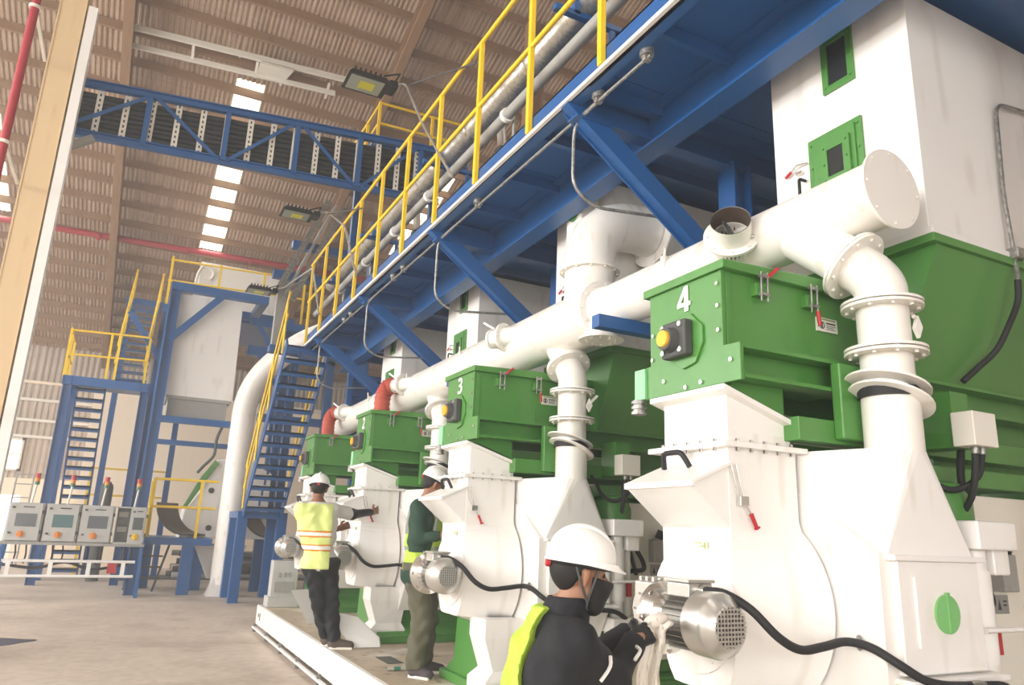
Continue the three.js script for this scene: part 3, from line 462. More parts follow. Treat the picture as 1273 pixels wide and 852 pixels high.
{ // header duct above the mills
  const t = thing('header_duct', 'long white header duct running above all the green feeders', 'duct', V(3.4, 3.3, 7));
  part(t, 'near_run', sweep([V(3.4, 3.53, 2.32), V(3.4, 3.53, 4.85)], 0.186, 32), M.pipe);
  part(t, 'end_cap', [lathe([[0, 0], [0.225, 0], [0.225, 0.015], [0, 0.018]], V(3.4, 3.53, 2.32), NR, 40), ...[0, 1, 2, 3, 4, 5, 6, 7].map((i) => bolt(V(3.4 + Math.cos(i * 0.785) * 0.2, 3.53 + Math.sin(i * 0.785) * 0.2, 2.303), NR, 0.008))], M.pipe, 'round blank end cap');
  part(t, 'far_run', sweep([V(3.4, 3.53, 4.85), V(3.4, 3.53, 5.15), V(3.4, 3.52, 5.6), V(3.4, 3.5, 13.6)], (k, i) => [0.186, 0.23, 0.25, 0.22][i], 32), M.pipe);
  for (const r of [4.0, 7.6, 9.4, 11.2]) part(t, 'joint_clip', [ringOf(V(3.4, 3.525, r), FR, r > 5 ? 0.248 - (r - 5.6) * 0.0038 : 0.19, 0.17, 0.012), box(3.16 + (r < 5 ? 0.05 : 0), 3.2 + (r < 5 ? 0.05 : 0), 3.56, 3.66, r - 0.02, r + 0.02), beam(V(3.17 + (r < 5 ? 0.05 : 0), 3.6, r), V(3.14 + (r < 5 ? 0.05 : 0), 3.7, r - 0.06), 0.015, 0.015)], M.pipe);
  for (const r of [5.0]) part(t, 'collar', [...ringOf(V(3.4, 3.53, r), FR, 0.265, 0.18, 0.02, 12)], M.pipe);
  // side inlets
  const inlet = (r, kind) => {
    const ax = V(-0.65, 0.38, -0.65).normalize(), b = kind === 'open' ? V(3.15, 3.53, r) : V(3.16, 3.57, r + 0.48), a = kind === 'open' ? b.clone().addScaledVector(ax, -0.3) : V(3.36, 3.56, r), d = b.clone().sub(a).normalize();
    const p = part(t, 'side_inlet', [kind === 'open' ? cyl(a, b, 0.115, 0.115, 26, true) : sweep([a, b], 0.098, 24)], M.pipe);
    part(p, 'flange', ringOf(b, d, kind === 'open' ? 0.172 : 0.145, kind === 'open' ? 0.112 : 0.095, 0.02, 8), M.pipe);
    if (kind === 'open') { const e = b.clone().addScaledVector(ax, 0.14); part(p, 'collar', [cyl(b, e, 0.124, 0.122, 30, true)], M.pipe);
      part(p, 'liner', cyl(b.clone().addScaledVector(ax, -0.25), e, 0.112, 0.118, 30, true), M.curveBrown, 'rusty inside of the pipe'); part(p, 'damper_blade', lathe([[0, 0], [0.108, 0], [0.108, 0.006], [0, 0.006]], b.clone().addScaledVector(ax, 0.01), ax.clone().applyAxisAngle(Y1, 1.25), 24), M.iron, 'grey damper blade');
      part(p, 'lever', [beam(b.clone().add(V(0.08, -0.03, -0.13)), b.clone().add(V(0.16, 0.08, -0.14)), 0.02, 0.015), cyl(b.clone().add(V(0.05, -0.03, -0.09)), b.clone().add(V(0.09, -0.02, -0.14)), 0.014, 0.014, 8)], M.alu); }
    else { const e = b.clone().addScaledVector(d, 0.16); part(p, 'gate_valve', [cyl(b, e, 0.09, 0.085, 24), ...ringOf(e, d, 0.1, 0.05, 0.02)], M.pipe); part(p, 'lever', [beam(b.clone().addScaledVector(d, 0.08).add(V(-0.05, 0.09, 0)), b.clone().addScaledVector(d, 0.16).add(V(-0.08, 0.17, 0.05)), 0.025, 0.02)], M.whitePlain);
      if (kind === 'hose') { const pts = smooth([e, e.clone().addScaledVector(d, 0.12), e.clone().addScaledVector(d, 0.2).add(V(-0.02, -0.1, 0)), e.clone().addScaledVector(d, 0.22).add(V(-0.02, -0.42, 0))], 40);
        part(p, 'flexible_hose', sweep(pts, (k, i) => 0.105 + (i % 3 === 0 ? 0.01 : 0), 20), M.redHose, 'ribbed red flexible hose'); } }
  };
  inlet(3.24, 'open'); inlet(5.95, 'plug'); inlet(5.95 + S, 'hose'); inlet(5.95 + 2 * S, 'hose');
  // vertical riser and elbow over the second mill
  const up = part(t, 'riser', [sweep([V(3.4, 3.5, 5.25), V(3.4, 3.95, 5.25)], 0.225, 30), ...ringOf(V(3.4, 3.95, 5.25), Y1, 0.27, 0.2, 0.02, 12)], M.pipe);
  part(up, 'elbow', sweep(smooth([V(3.4, 3.95, 5.25), V(3.4, 4.08, 5.25), V(3.45, 4.27, 5.25), V(3.6, 4.41, 5.24), V(3.82, 4.46, 5.23), V(4.05, 4.46, 5.22)], 7), 0.225, 28), M.pipe);
  part(up, 'elbow_flange', [lathe([[0, 0], [0.32, 0], [0.32, 0.02], [0, 0.02]], V(4.05, 4.46, 5.22), X1, 34)], M.pipe);
  part(t, 'blind_flange', [cyl(V(3.36, 3.4, 5.0), V(3.36, 3.27, 5.0), 0.14, 0.14, 20), ...ringOf(V(3.36, 3.27, 5.0), Y1, 0.19, 0.02, 0.018, 10)], M.pipe);
}
// ---- conveyor under the mills ----
{
  const t = thing('drag_conveyor', 'low white enclosed conveyor that the mills and two workers stand on', 'conveyor', V(3.3, 0, 6.5));
  const deckTex = tex(512, (u, v) => { const f = fbm(u, v); let c = mixc(hex(0xc2b39d), hex(0xa08f79), clamp((f - 0.3) * 1.8, 0, 1)); c = mixc(c, hex(0xe6e2da), clamp((N8(u + 0.2, v) - 0.62) * 2.4, 0, 0.8)); c = mixc(c, hex(0x4f463c), clamp((N32(u, v) - 0.8) * 3, 0, 0.8)); return c; }, true, 2.5);
  part(t, 'deck', box(2.2, 4.25, 0.33, 0.4, 0.6, 12.9), std({ map: deckTex, roughness: 0.7 }), 'dusty beige deck');
  for (let r = 12.9, i = 0; r > 0.8; r -= 0.62, i++) { const m = part(t, 'side_panel', [box(2.15, 2.2, 0.12, 0.405, r - 0.606, r, 0.005), box(2.14, 2.152, 0.125, 0.4, r - 0.04, r - 0.02)], M.white); if (i === 0) part(m, 'slot', [box(2.146, 2.15, 0.2, 0.31, r - 0.32, r - 0.28), box(2.146, 2.15, 0.24, 0.29, r - 0.2, r - 0.14)], M.dark); }
  part(t, 'end_panel', box(2.15, 4.25, 0.16, 0.405, 12.9, 12.94), M.white);
  part(t, 'bottom_rail', box(2.1, 2.14, 0.06, 0.085, 0.6, 12.94), M.white);
  for (let r = 0.8; r < 12.95; r += 1.1) part(t, 'leg', box(2.11, 2.16, 0, 0.13, r - 0.012, r + 0.012), M.galv);
  part(t, 'slot_cover', box(2.5, 2.66, 0.4, 0.404, 7.35, 7.75), M.dark, 'dark slot in the deck');
}
one('hatch_plate', hull([[2.4, 0.405, 10.4], [2.56, 0.405, 10.5], [2.5, 0.8, 10.95], [2.2, 0.8, 10.75]].flatMap(([x, y, r]) => [[x, y, r], [x + 0.01, y, r + 0.012]])), M.whitePlain, 'small white hatch plate leaning left of the worker in black trousers', 'plate', 'loose white hatch plates on the conveyor');
one('hatch_plate', hull([[2.42, 0.41, 8.32], [2.72, 0.41, 8.3], [2.72, 0.5, 8.36], [2.5, 0.7, 8.5], [2.3, 0.74, 8.52], [2.22, 0.66, 8.46]].flatMap(([x, y, r]) => [[x, y, r], [x + 0.012, y, r + 0.012]])), M.whitePlain, 'six-sided white hatch plate leaning right of the worker in black trousers', 'plate', 'loose white hatch plates on the conveyor');
{ const tx = tex(128, (u, v) => { const k = Math.floor(u * 8) % 2; return k ? hex(0x3f7f6a) : hex(0xb8b2a2); }, true, 0.5); one('striped_pole', cyl(V(2.38, 0.42, 7.0), V(2.75, 0.42, 6.95), 0.018, 0.018, 10), std({ map: tx, roughness: 0.6 }), 'green and white striped pole lying on the deck at the worker feet', 'pole'); }
// ================= blue service platform above the mills =================
const EX = 2.66, MR0 = 0.8, MR1 = 14.2;
{
  const t = thing('platform', 'long dark blue steel platform running above the mills to the far stairs', 'platform', V(4, 4.6, 7.5));
  // deck in sheets between the joists
  for (let r = MR0, i = 0; r < MR1 - 0.1; r += 1.675, i++) part(t, 'deck_plate', box(EX + 0.02, 6.6, 5.12, 5.15, r, Math.min(r + 1.665, MR1)), M.blue);
  part(t, 'edge_channel', [box(EX, EX + 0.02, 4.96, 5.17, MR0, MR1), box(EX, EX + 0.1, 4.96, 4.975, MR0, MR1), box(EX, EX + 0.1, 5.155, 5.17, MR0, MR1)], M.blue);
  part(t, 'main_beam', [hull([[3.37, 4.84, MR0], [3.57, 4.84, MR0], [3.37, 4.86, MR0], [3.57, 4.86, MR0], [3.37, 4.59, MR1], [3.57, 4.59, MR1], [3.37, 4.61, MR1], [3.57, 4.61, MR1]]), hull([[3.46, 4.85, MR0], [3.48, 4.85, MR0], [3.46, 5.12, MR0], [3.48, 5.12, MR0], [3.46, 4.6, MR1], [3.48, 4.6, MR1], [3.46, 5.12, MR1], [3.48, 5.12, MR1]]), box(3.37, 3.57, 5.09, 5.115, MR0, MR1)], M.blue);
  part(t, 'rear_beam', ibeam(V(6.46, 4.9, MR0), V(6.46, 4.9, MR1), 0.2, 0.42, 0.02), M.blue);
  for (let r = 1.0; r < MR1; r += 0.82) part(t, 'joist', [box(EX + 0.02, 6.6, 5.02, 5.12, r - 0.006, r + 0.006), box(EX + 0.02, 6.6, 5.02, 5.03, r, r + 0.05)], M.blue);
  for (const r of [1.5, 4.46, 7.43, 10.3, 13.2]) {
    part(t, 'cross_beam', ibeam(V(EX + 0.05, 4.98, r), V(6.6, 4.98, r), 0.14, 0.24, 0.016), M.blue);
    part(t, 'column', ibeam(V(4.4, 0, r), V(4.4, 4.9, r), 0.2, 0.2, 0.02, X1), M.blue);
    if (r > 2 && r < 13) part(t, 'support_arm', box(3.05, 4.5, 3.24, 3.34, r + 0.11, r + 0.21), M.blue, 'short blue arm under the header duct');
    if (r > 2) part(t, 'brace', [beam(V(EX + 0.02, 5.02, r), V(4.35, 3.82, r), 0.1, 0.16, V(0, 1, 0)), beam(V(EX + 0.04, 4.95, r + 0.06), V(4.35, 3.75, r + 0.06), 0.015, 0.1)], M.blue);
  }
  part(t, 'end_beam', box(EX, 6.6, 4.86, 5.17, MR1 - 0.03, MR1), M.blue);
  // conduits clipped under the edge, with drops to each brace
  const c1 = part(t, 'edge_trunking', [box(EX - 0.035, EX - 0.003, 4.97, 5.0, MR0, MR1 - 0.2)], M.whitePlain, 'white cable trunking');
  const c2 = part(t, 'conduit', sweep([V(2.78, 4.9, 3.55), V(2.78, 4.9, MR1 - 0.3)], 0.013, 10), M.galv, 'steel conduit');
  for (const r of [3.6, 4.2, 6.4, 8.7, 9.1, 11.2, 11.6, 13.4]) part(c2, 'conduit_clip', [box(2.75, 2.81, 4.88, 4.93, r - 0.02, r + 0.02, 0.006), cyl(V(2.78, 4.92, r), V(2.78, 4.975, r), 0.05, 0.05, 12)], M.galv);
  for (const [r, y] of [[4.55, 4.22], [7.5, 4.1], [10.3, 4.1], [13.3, 4.1]]) part(c2, 'conduit_drop', sweep(filleted([V(2.78, 4.9, r - 0.5), V(2.78, 4.88, r), V(2.79, y + 0.12, r + 0.02), V(3.0, y, r + 0.03), V(3.86, y + 0.1, r + 0.04)], 0.14), 0.014, 10), M.galv, 'bent steel conduit');
}
{ // railing
  const t = thing('guard_rail', 'yellow tubular guard rail along the edge of the blue platform', 'railing', V(EX, 5.17, 8));
  part(t, 'top_rail', sweep(filleted([V(EX - 0.025, 6.63, 0.9), V(EX - 0.025, 6.63, 14.1)], 0.1), 0.024, 10), M.yellow);
  part(t, 'middle_rail', sweep([V(EX - 0.025, 5.87, 0.9), V(EX - 0.025, 5.87, 14.1)], 0.024, 10), M.yellow);
  for (let r = 1.72; r < 14.2; r += 1.113) part(t, 'post', box(EX - 0.048, EX - 0.002, 5.005, 6.64, r - 0.025, r + 0.025, 0.004), M.yellow);
}
{ // spiral duct on brackets along the platform
  const t = thing('spiral_duct', 'silver spiral-wound duct running beside the yellow rail', 'duct', V(2.95, 5.9, 8));
  const pts = [], n = 200; for (let i = 0; i <= n; i++) pts.push(V(2.95, 6.14, lerp(2.0, 13.6, i / n)));
  part(t, 'duct_run', sweep(pts, (k, i) => 0.135 + (i % 3 === 0 ? 0.006 : 0), 24), M.ductSilver);
  for (const r of [5.6, 7.0, 8.6, 9.1, 11]) part(t, 'joint_band', ringOf(V(2.95, 6.14, r), FR, 0.155, 0.13, 0.05), M.chrome);
  for (const r of [4.6, 7.7, 10.4, 12.9]) part(t, 'bracket', [box(2.6, 3.3, 5.93, 5.98, r - 0.03, r + 0.03), box(3.16, 3.2, 5.17, 5.95, r - 0.02, r + 0.02), box(2.78, 2.84, 5.95, 6.2, r - 0.03, r + 0.03)], M.blue, 'blue duct bracket');
}
{ const t = thing('service_pipe', 'grey pipe slung below the silver spiral duct', 'pipe', V(2.78, 5.5, 8)); part(t, 'pipe_run', sweep([V(2.78, 5.62, 2.0), V(2.78, 5.62, 14)], 0.055, 14), M.grey);
  for (const r of [3.0, 5.8, 7.9, 9.2, 10.6, 12.2]) { part(t, 'pipe_clamp', ringOf(V(2.78, 5.62, r), FR, 0.072, 0.05, 0.05), M.whitePlain); part(t, 'hanger', cyl(V(2.86, 5.6, r), V(2.88, 5.16, r + 0.05), 0.018, 0.018, 8), M.galv); } }
for (const [r, l] of [[3.5, 'nearest'], [6.3, 'second'], [8.9, 'third']]) { const t = one('branch_pipe', [cyl(V(3.0, 5.17, r), V(3.0, 5.95, r + 0.1), 0.05, 0.05, 14), ...ringOf(V(3.0, 5.4, r + 0.03), Y1, 0.08, 0.04, 0.03, 6), cyl(V(3.0, 5.3, r), V(3.25, 5.3, r - 0.2), 0.05, 0.05, 12)], M.alu, `${l} short silver stub pipe standing behind the yellow rail`, 'pipe', 'stub pipes on the platform'); part(t, 'valve', [box(2.93, 3.07, 5.45, 5.58, r - 0.04, r + 0.1, 0.02)], M.iron); }
// floodlights on arms from the railing
function flood(r, label, q) {
  const x = q[0], y = q[1], rr = q[2], t = thing('floodlight', label, 'floodlight', V(x, y, rr), 'black floodlights reaching out over the aisle');
  const w = 0.27, d = 0.2;
  part(t, 'housing', [hull([[x - w, y, rr - d], [x + w, y, rr - d], [x - w, y, rr + d], [x + w, y, rr + d], [x - w * 0.8, y + 0.09, rr - d * 0.75], [x + w * 0.8, y + 0.09, rr - d * 0.75], [x - w * 0.8, y + 0.09, rr + d * 0.75], [x + w * 0.8, y + 0.09, rr + d * 0.75]]), ...[0, 1, 2, 3, 4, 5].map((i) => box(x - w * 0.7 + i * 0.065, x - w * 0.7 + i * 0.065 + 0.02, y + 0.08, y + 0.14, rr - d * 0.7, rr + d * 0.7)), box(x + w, x + w + 0.12, y + 0.02, y + 0.12, rr - 0.12, rr + 0.12, 0.02)], M.black);
  part(t, 'lens', box(x - w * 0.85, x + w * 0.75, y - 0.008, y + 0.004, rr - d * 0.8, rr + d * 0.8), std({ color: 0x9aa096, roughness: 0.15 }), 'pale glass lens');
  part(t, 'led_chip', box(x - 0.09, x + 0.1, y - 0.014, y - 0.007, rr - 0.08, rr + 0.08), std({ color: 0xc9c62a, roughness: 0.4 }), 'yellow light chip');
  part(t, 'yoke', [sweep([V(x + w * 0.6, y + 0.06, rr - d - 0.02), V(x + w + 0.1, y + 0.16, rr - d - 0.02), V(x + w + 0.1, y + 0.16, rr + d + 0.02), V(x + w * 0.6, y + 0.06, rr + d + 0.02)], 0.012, 6)], M.black);
  part(t, 'arm', [sweep(filleted([V(x + w + 0.1, y + 0.14, rr), V(x + w + 0.25, y + 0.2, rr), V(EX - 0.03, 6.55, r + 0.6), V(EX - 0.06, 5.3, r - 0.6)], 0.15), 0.016, 8)], M.alu, 'thin steel arm');
  part(t, 'stay_rod', sweep([V(x + w + 0.25, y + 0.12, rr - 0.1), V(EX - 0.055, 6.42, rr - 2.1)], 0.011, 6), M.iron, 'dark stay rod');
}
flood(7.3, 'largest black floodlight near the top, with a yellow chip', [1.98, 7.15, 8.35]);
flood(11.0, 'middle black floodlight, against the grey inclined beam', [1.98, 6.95, 12.55]);
flood(13.4, 'lowest black floodlight, over the white tank corner', [1.98, 6.6, 16.4]);
// stairs down from the far end of the platform
function stairs(name, label, { x0, x1, yTop, rTop, yBot, rBot, n, rail, mat = M.blue }) {
  const t = thing(name, label, 'stairs', V((x0 + x1) / 2, yBot, rBot));
  for (const x of [x0, x1]) part(t, 'stringer', beam(V(x, yTop - 0.05, rTop), V(x, yBot - 0.05, rBot), 0.03, 0.26), mat);
  for (let i = 0; i < n; i++) { const k = (i + 0.5) / n, y = lerp(yTop, yBot, k), r = lerp(rTop, rBot, k); part(t, 'tread', [box(x0, x1, y - 0.035, y, r - 0.15, r + 0.15), box(x0, x1, y - 0.1, y, r - 0.15, r - 0.135), box((x0 * 2 + x1) / 3 - 0.02, (x0 * 2 + x1) / 3 + 0.02, y - 0.2, y - 0.03, r - 0.02, r + 0.02)], mat); }
  if (rail) for (const x of rail) {
    const g = [0.95, 0.5].map((h) => sweep([V(x, yTop + h, rTop), V(x, yBot + h, rBot)], 0.022, 8)); part(t, 'hand_rail', g[0], M.yellow); part(t, 'hand_rail', g[1], M.yellow);
    for (const k of [0.05, 0.35, 0.65, 0.95]) part(t, 'rail_post', cyl(V(x, lerp(yTop, yBot, k) - 0.1, lerp(rTop, rBot, k)), V(x, lerp(yTop, yBot, k) + 0.95, lerp(rTop, rBot, k)), 0.02, 0.02, 8), M.yellow);
  }
  return t;
}
stairs('platform_stairs', 'blue open-tread stairs descending from the platform, behind the green feeders', { x0: 2.35, x1: 3.15, yTop: 5.1, rTop: 14.2, yBot: 1.9, rBot: 17.3, n: 15, rail: [2.3, 3.2] });
{
  const t = thing('landing', 'blue steel landing on square legs at the foot of the stairs', 'landing', V(2.75, 0, 18));
  part(t, 'deck', box(2.25, 3.3, 1.76, 1.9, 17.3, 18.8), M.blue);
  for (const [x, r] of [[2.36, 17.4], [3.2, 17.4], [2.36, 18.7], [3.2, 18.7]]) part(t, 'leg', box(x - 0.1, x + 0.1, 0, 1.76, r - 0.1, r + 0.1), M.blue);
}
{ // blue louvred panel behind the last bin, at the end of the platform
  const t = thing('louvre_panel', 'dark blue louvred panel under the far end of the platform', 'panel', V(4.2, 2.9, 13.9));
  part(t, 'frame', [box(3.5, 3.6, 2.9, 4.55, 13.85, 13.95), box(4.9, 5.0, 2.9, 4.55, 13.85, 13.95), box(3.5, 5.0, 2.85, 2.95, 13.85, 13.95), box(3.6, 4.9, 2.95, 4.55, 13.96, 13.98)], M.blue);
  for (let y = 3.05; y < 4.5; y += 0.17) part(t, 'slat', beam(V(3.6, y, 13.9), V(4.9, y, 13.9), 0.1, 0.02, V(0, 1, -0.6).normalize()), M.blue);
}
// ================= far left: bridge, column, coolers, control cabinets =================
{ // blue lattice bridge with a cable ladder
  const yb = (x) => 7.27 + 0.052 * (x + 1.6), yt = (x) => 8.12 + 0.085 * (x + 1.6), r = 12;
  const t = thing('cable_bridge', 'blue lattice bridge carrying black cables high across the aisle', 'bridge', V(1.3, 7.2, r));
  const x0 = -1.75, x1 = 4.4;
  part(t, 'top_chord', ibeam(V(x0, yt(x0), r), V(x1, yt(x1), r), 0.1, 0.12, 0.02), M.blue); part(t, 'bottom_chord', ibeam(V(x0, yb(x0), r), V(x1, yb(x1), r), 0.1, 0.12, 0.02), M.blue);
  const xs = [-0.55, 0.62, 1.75, 2.85, 4.0];
  for (const x of xs) part(t, 'upright', box(x - 0.04, x + 0.04, yb(x), yt(x), r - 0.04, r + 0.04), M.blue);
  const dg = [[-1.7, 0, -0.5, 1], [-0.5, 1, 0.55, 0], [0.68, 0, 1.7, 1], [1.8, 1, 2.8, 0], [2.9, 0, 3.95, 1]];
  for (const [a, ka, b, kb] of dg) part(t, 'diagonal', beam(V(a, ka ? yt(a) : yb(a), r - 0.02), V(b, kb ? yt(b) : yb(b), r - 0.02), 0.03, 0.055), M.blue);
  for (let i = 0; i < 9; i++) { const k = (i + 0.5) / 9; const pts = []; for (let j = 0; j <= 10; j++) { const x = lerp(x0, x1, j / 10); pts.push(V(x, lerp(yb(x) + 0.07, yt(x) - 0.07, k) + (rnd() - 0.5) * 0.012, r + 0.17)); } part(t, 'cable', sweep(pts, 0.046, 8), M.black, 'black power cable'); }
  for (let x = x0 + 0.15; x < x1; x += 0.37) { const m = part(t, 'ladder_rung', box(x - 0.045, x + 0.045, yb(x) + 0.03, yt(x) - 0.03, r + 0.06, r + 0.09), M.offwhite); const g = []; for (let y = yb(x) + 0.08; y < yt(x) - 0.08; y += 0.09) g.push(box(x - 0.012, x + 0.012, y, y + 0.045, r + 0.057, r + 0.06)); part(m, 'slot', g, M.black).userData.kind = 'stuff'; }
  part(t, 'bracket', [beam(V(-1.8, 6.75, 11.9), V(-1.2, 7.2, 11.9), 0.1, 0.1)], M.grey);
}
{ // railed landing at the right end of the bridge
  const t = thing('bridge_landing', 'small landing with yellow rails at the right end of the lattice bridge', 'landing', V(4, 8.45, 12.7));
  part(t, 'deck', box(3.15, 5.0, 8.62, 8.68, 12.12, 14.0), M.blue); part(t, 'edge_beam', box(3.15, 5.0, 8.5, 8.62, 12.12, 12.2), M.blue);
  for (const y of [8.98, 9.4]) part(t, 'rail', sweep([V(3.2, y, 13.9), V(3.2, y, 12.2), V(4.95, y + 0.04, 12.2)], 0.026, 8), M.yellow);
  for (const [x, r] of [[3.2, 12.2], [3.2, 13.0], [3.2, 13.9], [4.25, 12.2], [4.95, 12.2]]) part(t, 'rail_post', box(x - 0.025, x + 0.025, 8.66, 9.42, r - 0.025, r + 0.025), M.yellow);
  for (const x of [3.3, 4.9]) part(t, 'leg', box(x - 0.06, x + 0.06, 5.17, 8.5, 13.7, 13.82), M.blue);
}
{ // beige column with a white strip, on the left
  const t = thing('steel_column', 'tall beige steel column with a white strip on the left edge', 'column', V(-1.75, 0, 11.5));
  part(t, 'shaft', ibeam(V(-1.72, 0, 11.5), V(-1.72, 13.75, 11.5), 0.34, 0.34, 0.02, X1), M.beigeSteel); part(t, 'web_cover', box(-1.88, -1.55, 0, 13.7, 11.34, 11.37), M.beigeSteel);
  part(t, 'white_strip', box(-1.52, -1.4, 0, 9.0, 11.3, 11.5), M.whitePlain, 'white strip');
  part(t, 'base_plate', box(-1.95, -1.4, 0, 0.03, 11.25, 11.75), M.beigeSteel);
}
{ const t = thing('steel_column', 'brown steel column rising behind the top of the yellow rail', 'column', V(6.85, 0, 13)); part(t, 'shaft', ibeam(V(6.85, 0, 13), V(6.85, 13.1, 13), 0.35, 0.35, 0.02, X1), M.brownSteel); part(t, 'base_plate', box(6.62, 7.1, 0, 0.03, 12.75, 13.25), M.brownSteel); }
{ const t = thing('fire_pipe', 'red pipe climbing beside the beige column at the left edge', 'pipe', V(-2.0, 0, 10)); part(t, 'pipe_run', cyl(V(-1.91, 0, 10), V(-1.91, 13.6, 10), 0.05, 0.05, 14), M.redPipe); for (const y of [3, 6, 7.9]) part(t, 'pipe_clamp', [...ringOf(V(-1.91, y, 10), Y1, 0.07, 0.045, 0.04), box(-1.92, -1.88, y - 0.02, y + 0.02, 10, 11.25)], M.offwhite); }
{ const t = thing('sprinkler_main', 'red horizontal pipe crossing behind the bright roof light', 'pipe', V(0, 9.7, 24)); part(t, 'pipe_run', cyl(V(-9, 9.62, 24), V(6.5, 9.98, 24), 0.09, 0.09, 14), M.redPipe); for (const x of [-1.8, 0.6, 2.5]) part(t, 'coupling', ringOf(V(x, 9.79 + 0.0232 * x, 24), X1, 0.12, 0.08, 0.1), M.redPipe); for (const x of [-4, 0, 4]) part(t, 'hanger', cyl(V(x, 9.8, 24), V(x, 10.12, 24), 0.012, 0.012, 6), M.galv); }
{ // pale ladder tray under the roof
  const t = thing('ladder_tray', 'pale double-bar ladder tray hung under the roof', 'tray', V(1, 12.1, 16.6));
  part(t, 'bar', beam(V(-1.4, 12.2, 16.55), V(3.4, 12.28, 16.2), 0.07, 0.13), M.offwhite); part(t, 'bar', beam(V(-1.36, 12.02, 17.0), V(3.2, 12.1, 16.65), 0.07, 0.11), M.offwhite);
  for (const x of [-0.1, 1.3, 1.9, 3.0]) part(t, 'rung', beam(V(x, 12.22, 16.46), V(x + 0.02, 12.05, 16.9), 0.06, 0.05), M.offwhite);
  part(t, 'plate', [hull([[1.35, 12.1, 16.3], [2.1, 12.1, 16.25], [1.35, 12.1, 16.8], [2.0, 12.1, 16.75], [1.35, 12.16, 16.3], [2.1, 12.16, 16.25], [1.35, 12.16, 16.8], [2.0, 12.16, 16.75]])], M.offwhite);
  for (const x of [-1.2, 0.9, 3.1]) part(t, 'hanger', cyl(V(x, 12.2, 16.5), V(x, 12.32, 16.5), 0.02, 0.02, 6), M.offwhite);
}
{ // inclined grey chute behind the railing
  const t = thing('inclined_beam', 'grey inclined channel beam rising behind the yellow rail', 'beam', V(3.5, 0, 16.9));
  part(t, 'web', beam(V(2.58, 6.7, 16.9), V(3.54, 9.2, 16.9), 0.36, 0.06, V(1, -0.38, 0)), M.grey);
  part(t, 'flange', beam(V(2.4, 6.76, 16.75), V(3.36, 9.26, 16.75), 0.05, 0.14, V(1, -0.38, 0)), M.galv); part(t, 'flange', beam(V(2.76, 6.64, 16.75), V(3.72, 9.14, 16.75), 0.05, 0.14, V(1, -0.38, 0)), M.galv);
  part(t, 'leg', box(2.44, 2.68, 5.55, 7.1, 16.8, 17.0), M.grey); part(t, 'tie', box(2.3, 4.3, 7.15, 7.33, 16.8, 17.0), M.blue); part(t, 'tie', box(2.65, 4.7, 7.95, 8.13, 16.8, 17.0), M.blue); part(t, 'support', box(2.4, 4.6, 5.4, 5.55, 16.75, 17.05), M.blue);
  part(t, 'column', box(4.5, 4.7, 0, 8.1, 16.8, 17.0), M.blue);
}
{ // white tank in a blue frame
  const t = thing('cooler_tank', 'large white sheet-metal tank hung in a blue steel frame', 'tank', V(1.3, 0, 20));
  part(t, 'tank_body', hull([[0.5, 4.56, 19.45], [2.05, 4.56, 19.45], [0.5, 4.56, 20.8], [2.05, 4.56, 20.8], [0.46, 7.12, 19.4], [2.0, 7.12, 19.4], [0.46, 7.12, 20.9], [2.0, 7.12, 20.9]]), M.silo);
  part(t, 'outlet_collar', [box(0.6, 1.95, 4.05, 4.56, 19.5, 20.7), box(0.55, 2.0, 4.5, 4.58, 19.44, 20.8)], M.grey);
  for (const [x, r] of [[0.4, 19.3], [0.4, 21.1], [3.5, 21.1]]) part(t, 'post', ibeam(V(x, 0, r), V(x, 7.35, r), 0.22, 0.22, 0.025, X1), M.blue);
  part(t, 'top_beam', box(0.3, 2.6, 7.15, 7.35, 19.2, 19.4), M.blue); part(t, 'top_beam', box(0.3, 3.6, 7.15, 7.35, 21.0, 21.2), M.blue); part(t, 'top_beam', box(2.4, 2.6, 7.15, 7.35, 19.4, 21.0), M.blue); part(t, 'top_beam', box(0.3, 0.5, 7.15, 7.35, 19.3, 21.1), M.blue);
  part(t, 'lower_beam', box(0.4, 2.3, 3.9, 4.05, 19.22, 19.38), M.blue); part(t, 'lower_beam', box(0.4, 2.3, 3.5, 3.62, 20.6, 20.75), M.blue);
  part(t, 'brace', beam(V(0.42, 5.9, 19.24), V(1.5, 7.2, 19.24), 0.06, 0.16), M.blue);
  part(t, 'hose', [sweep(smooth([V(1.9, 3.95, 19.3), V(1.8, 3.6, 19.3), V(1.78, 3.2, 19.3), V(1.6, 2.95, 19.4), V(1.5, 2.8, 19.6)], 16), 0.035, 8)], M.iron, 'dark hose');
}
{ // pale housing and rails on the roof of the cooler, behind
  const t = thing('cooler_housing', 'pale housing with yellow rails on top behind the white tank', 'housing', V(2, 7.2, 22.5));
  part(t, 'body', [box(1.0, 3.4, 7.3, 8.9, 22, 24)], M.silo); part(t, 'floor', box(0.2, 3.9, 7.1, 7.3, 21.3, 24.2), M.blue);
  for (const y of [8.0, 8.6]) part(t, 'rail', sweep([V(0.2, y, 21.4), V(3.9, y + 0.1, 21.4)], 0.03, 8), M.yellow); for (const x of [0.25, 1.5, 2.7, 3.85]) part(t, 'rail_post', box(x - 0.03, x + 0.03, 7.3, 8.7, 21.37, 21.43), M.yellow);
  part(t, 'pipe_loop', sweep(smooth([V(0.95, 7.4, 21.9), V(0.95, 8.5, 21.9), V(1.1, 8.75, 21.9), V(1.35, 8.6, 21.9), V(1.3, 8.4, 21.9), V(1.15, 8.45, 21.9)], 20), 0.04, 8), M.offwhite);
  for (const [x, r] of [[0.3, 23.9], [3.8, 21.4], [3.8, 23.9]]) part(t, 'leg', box(x - 0.1, x + 0.1, 0, 7.1, r - 0.1, r + 0.1), M.blue);
}
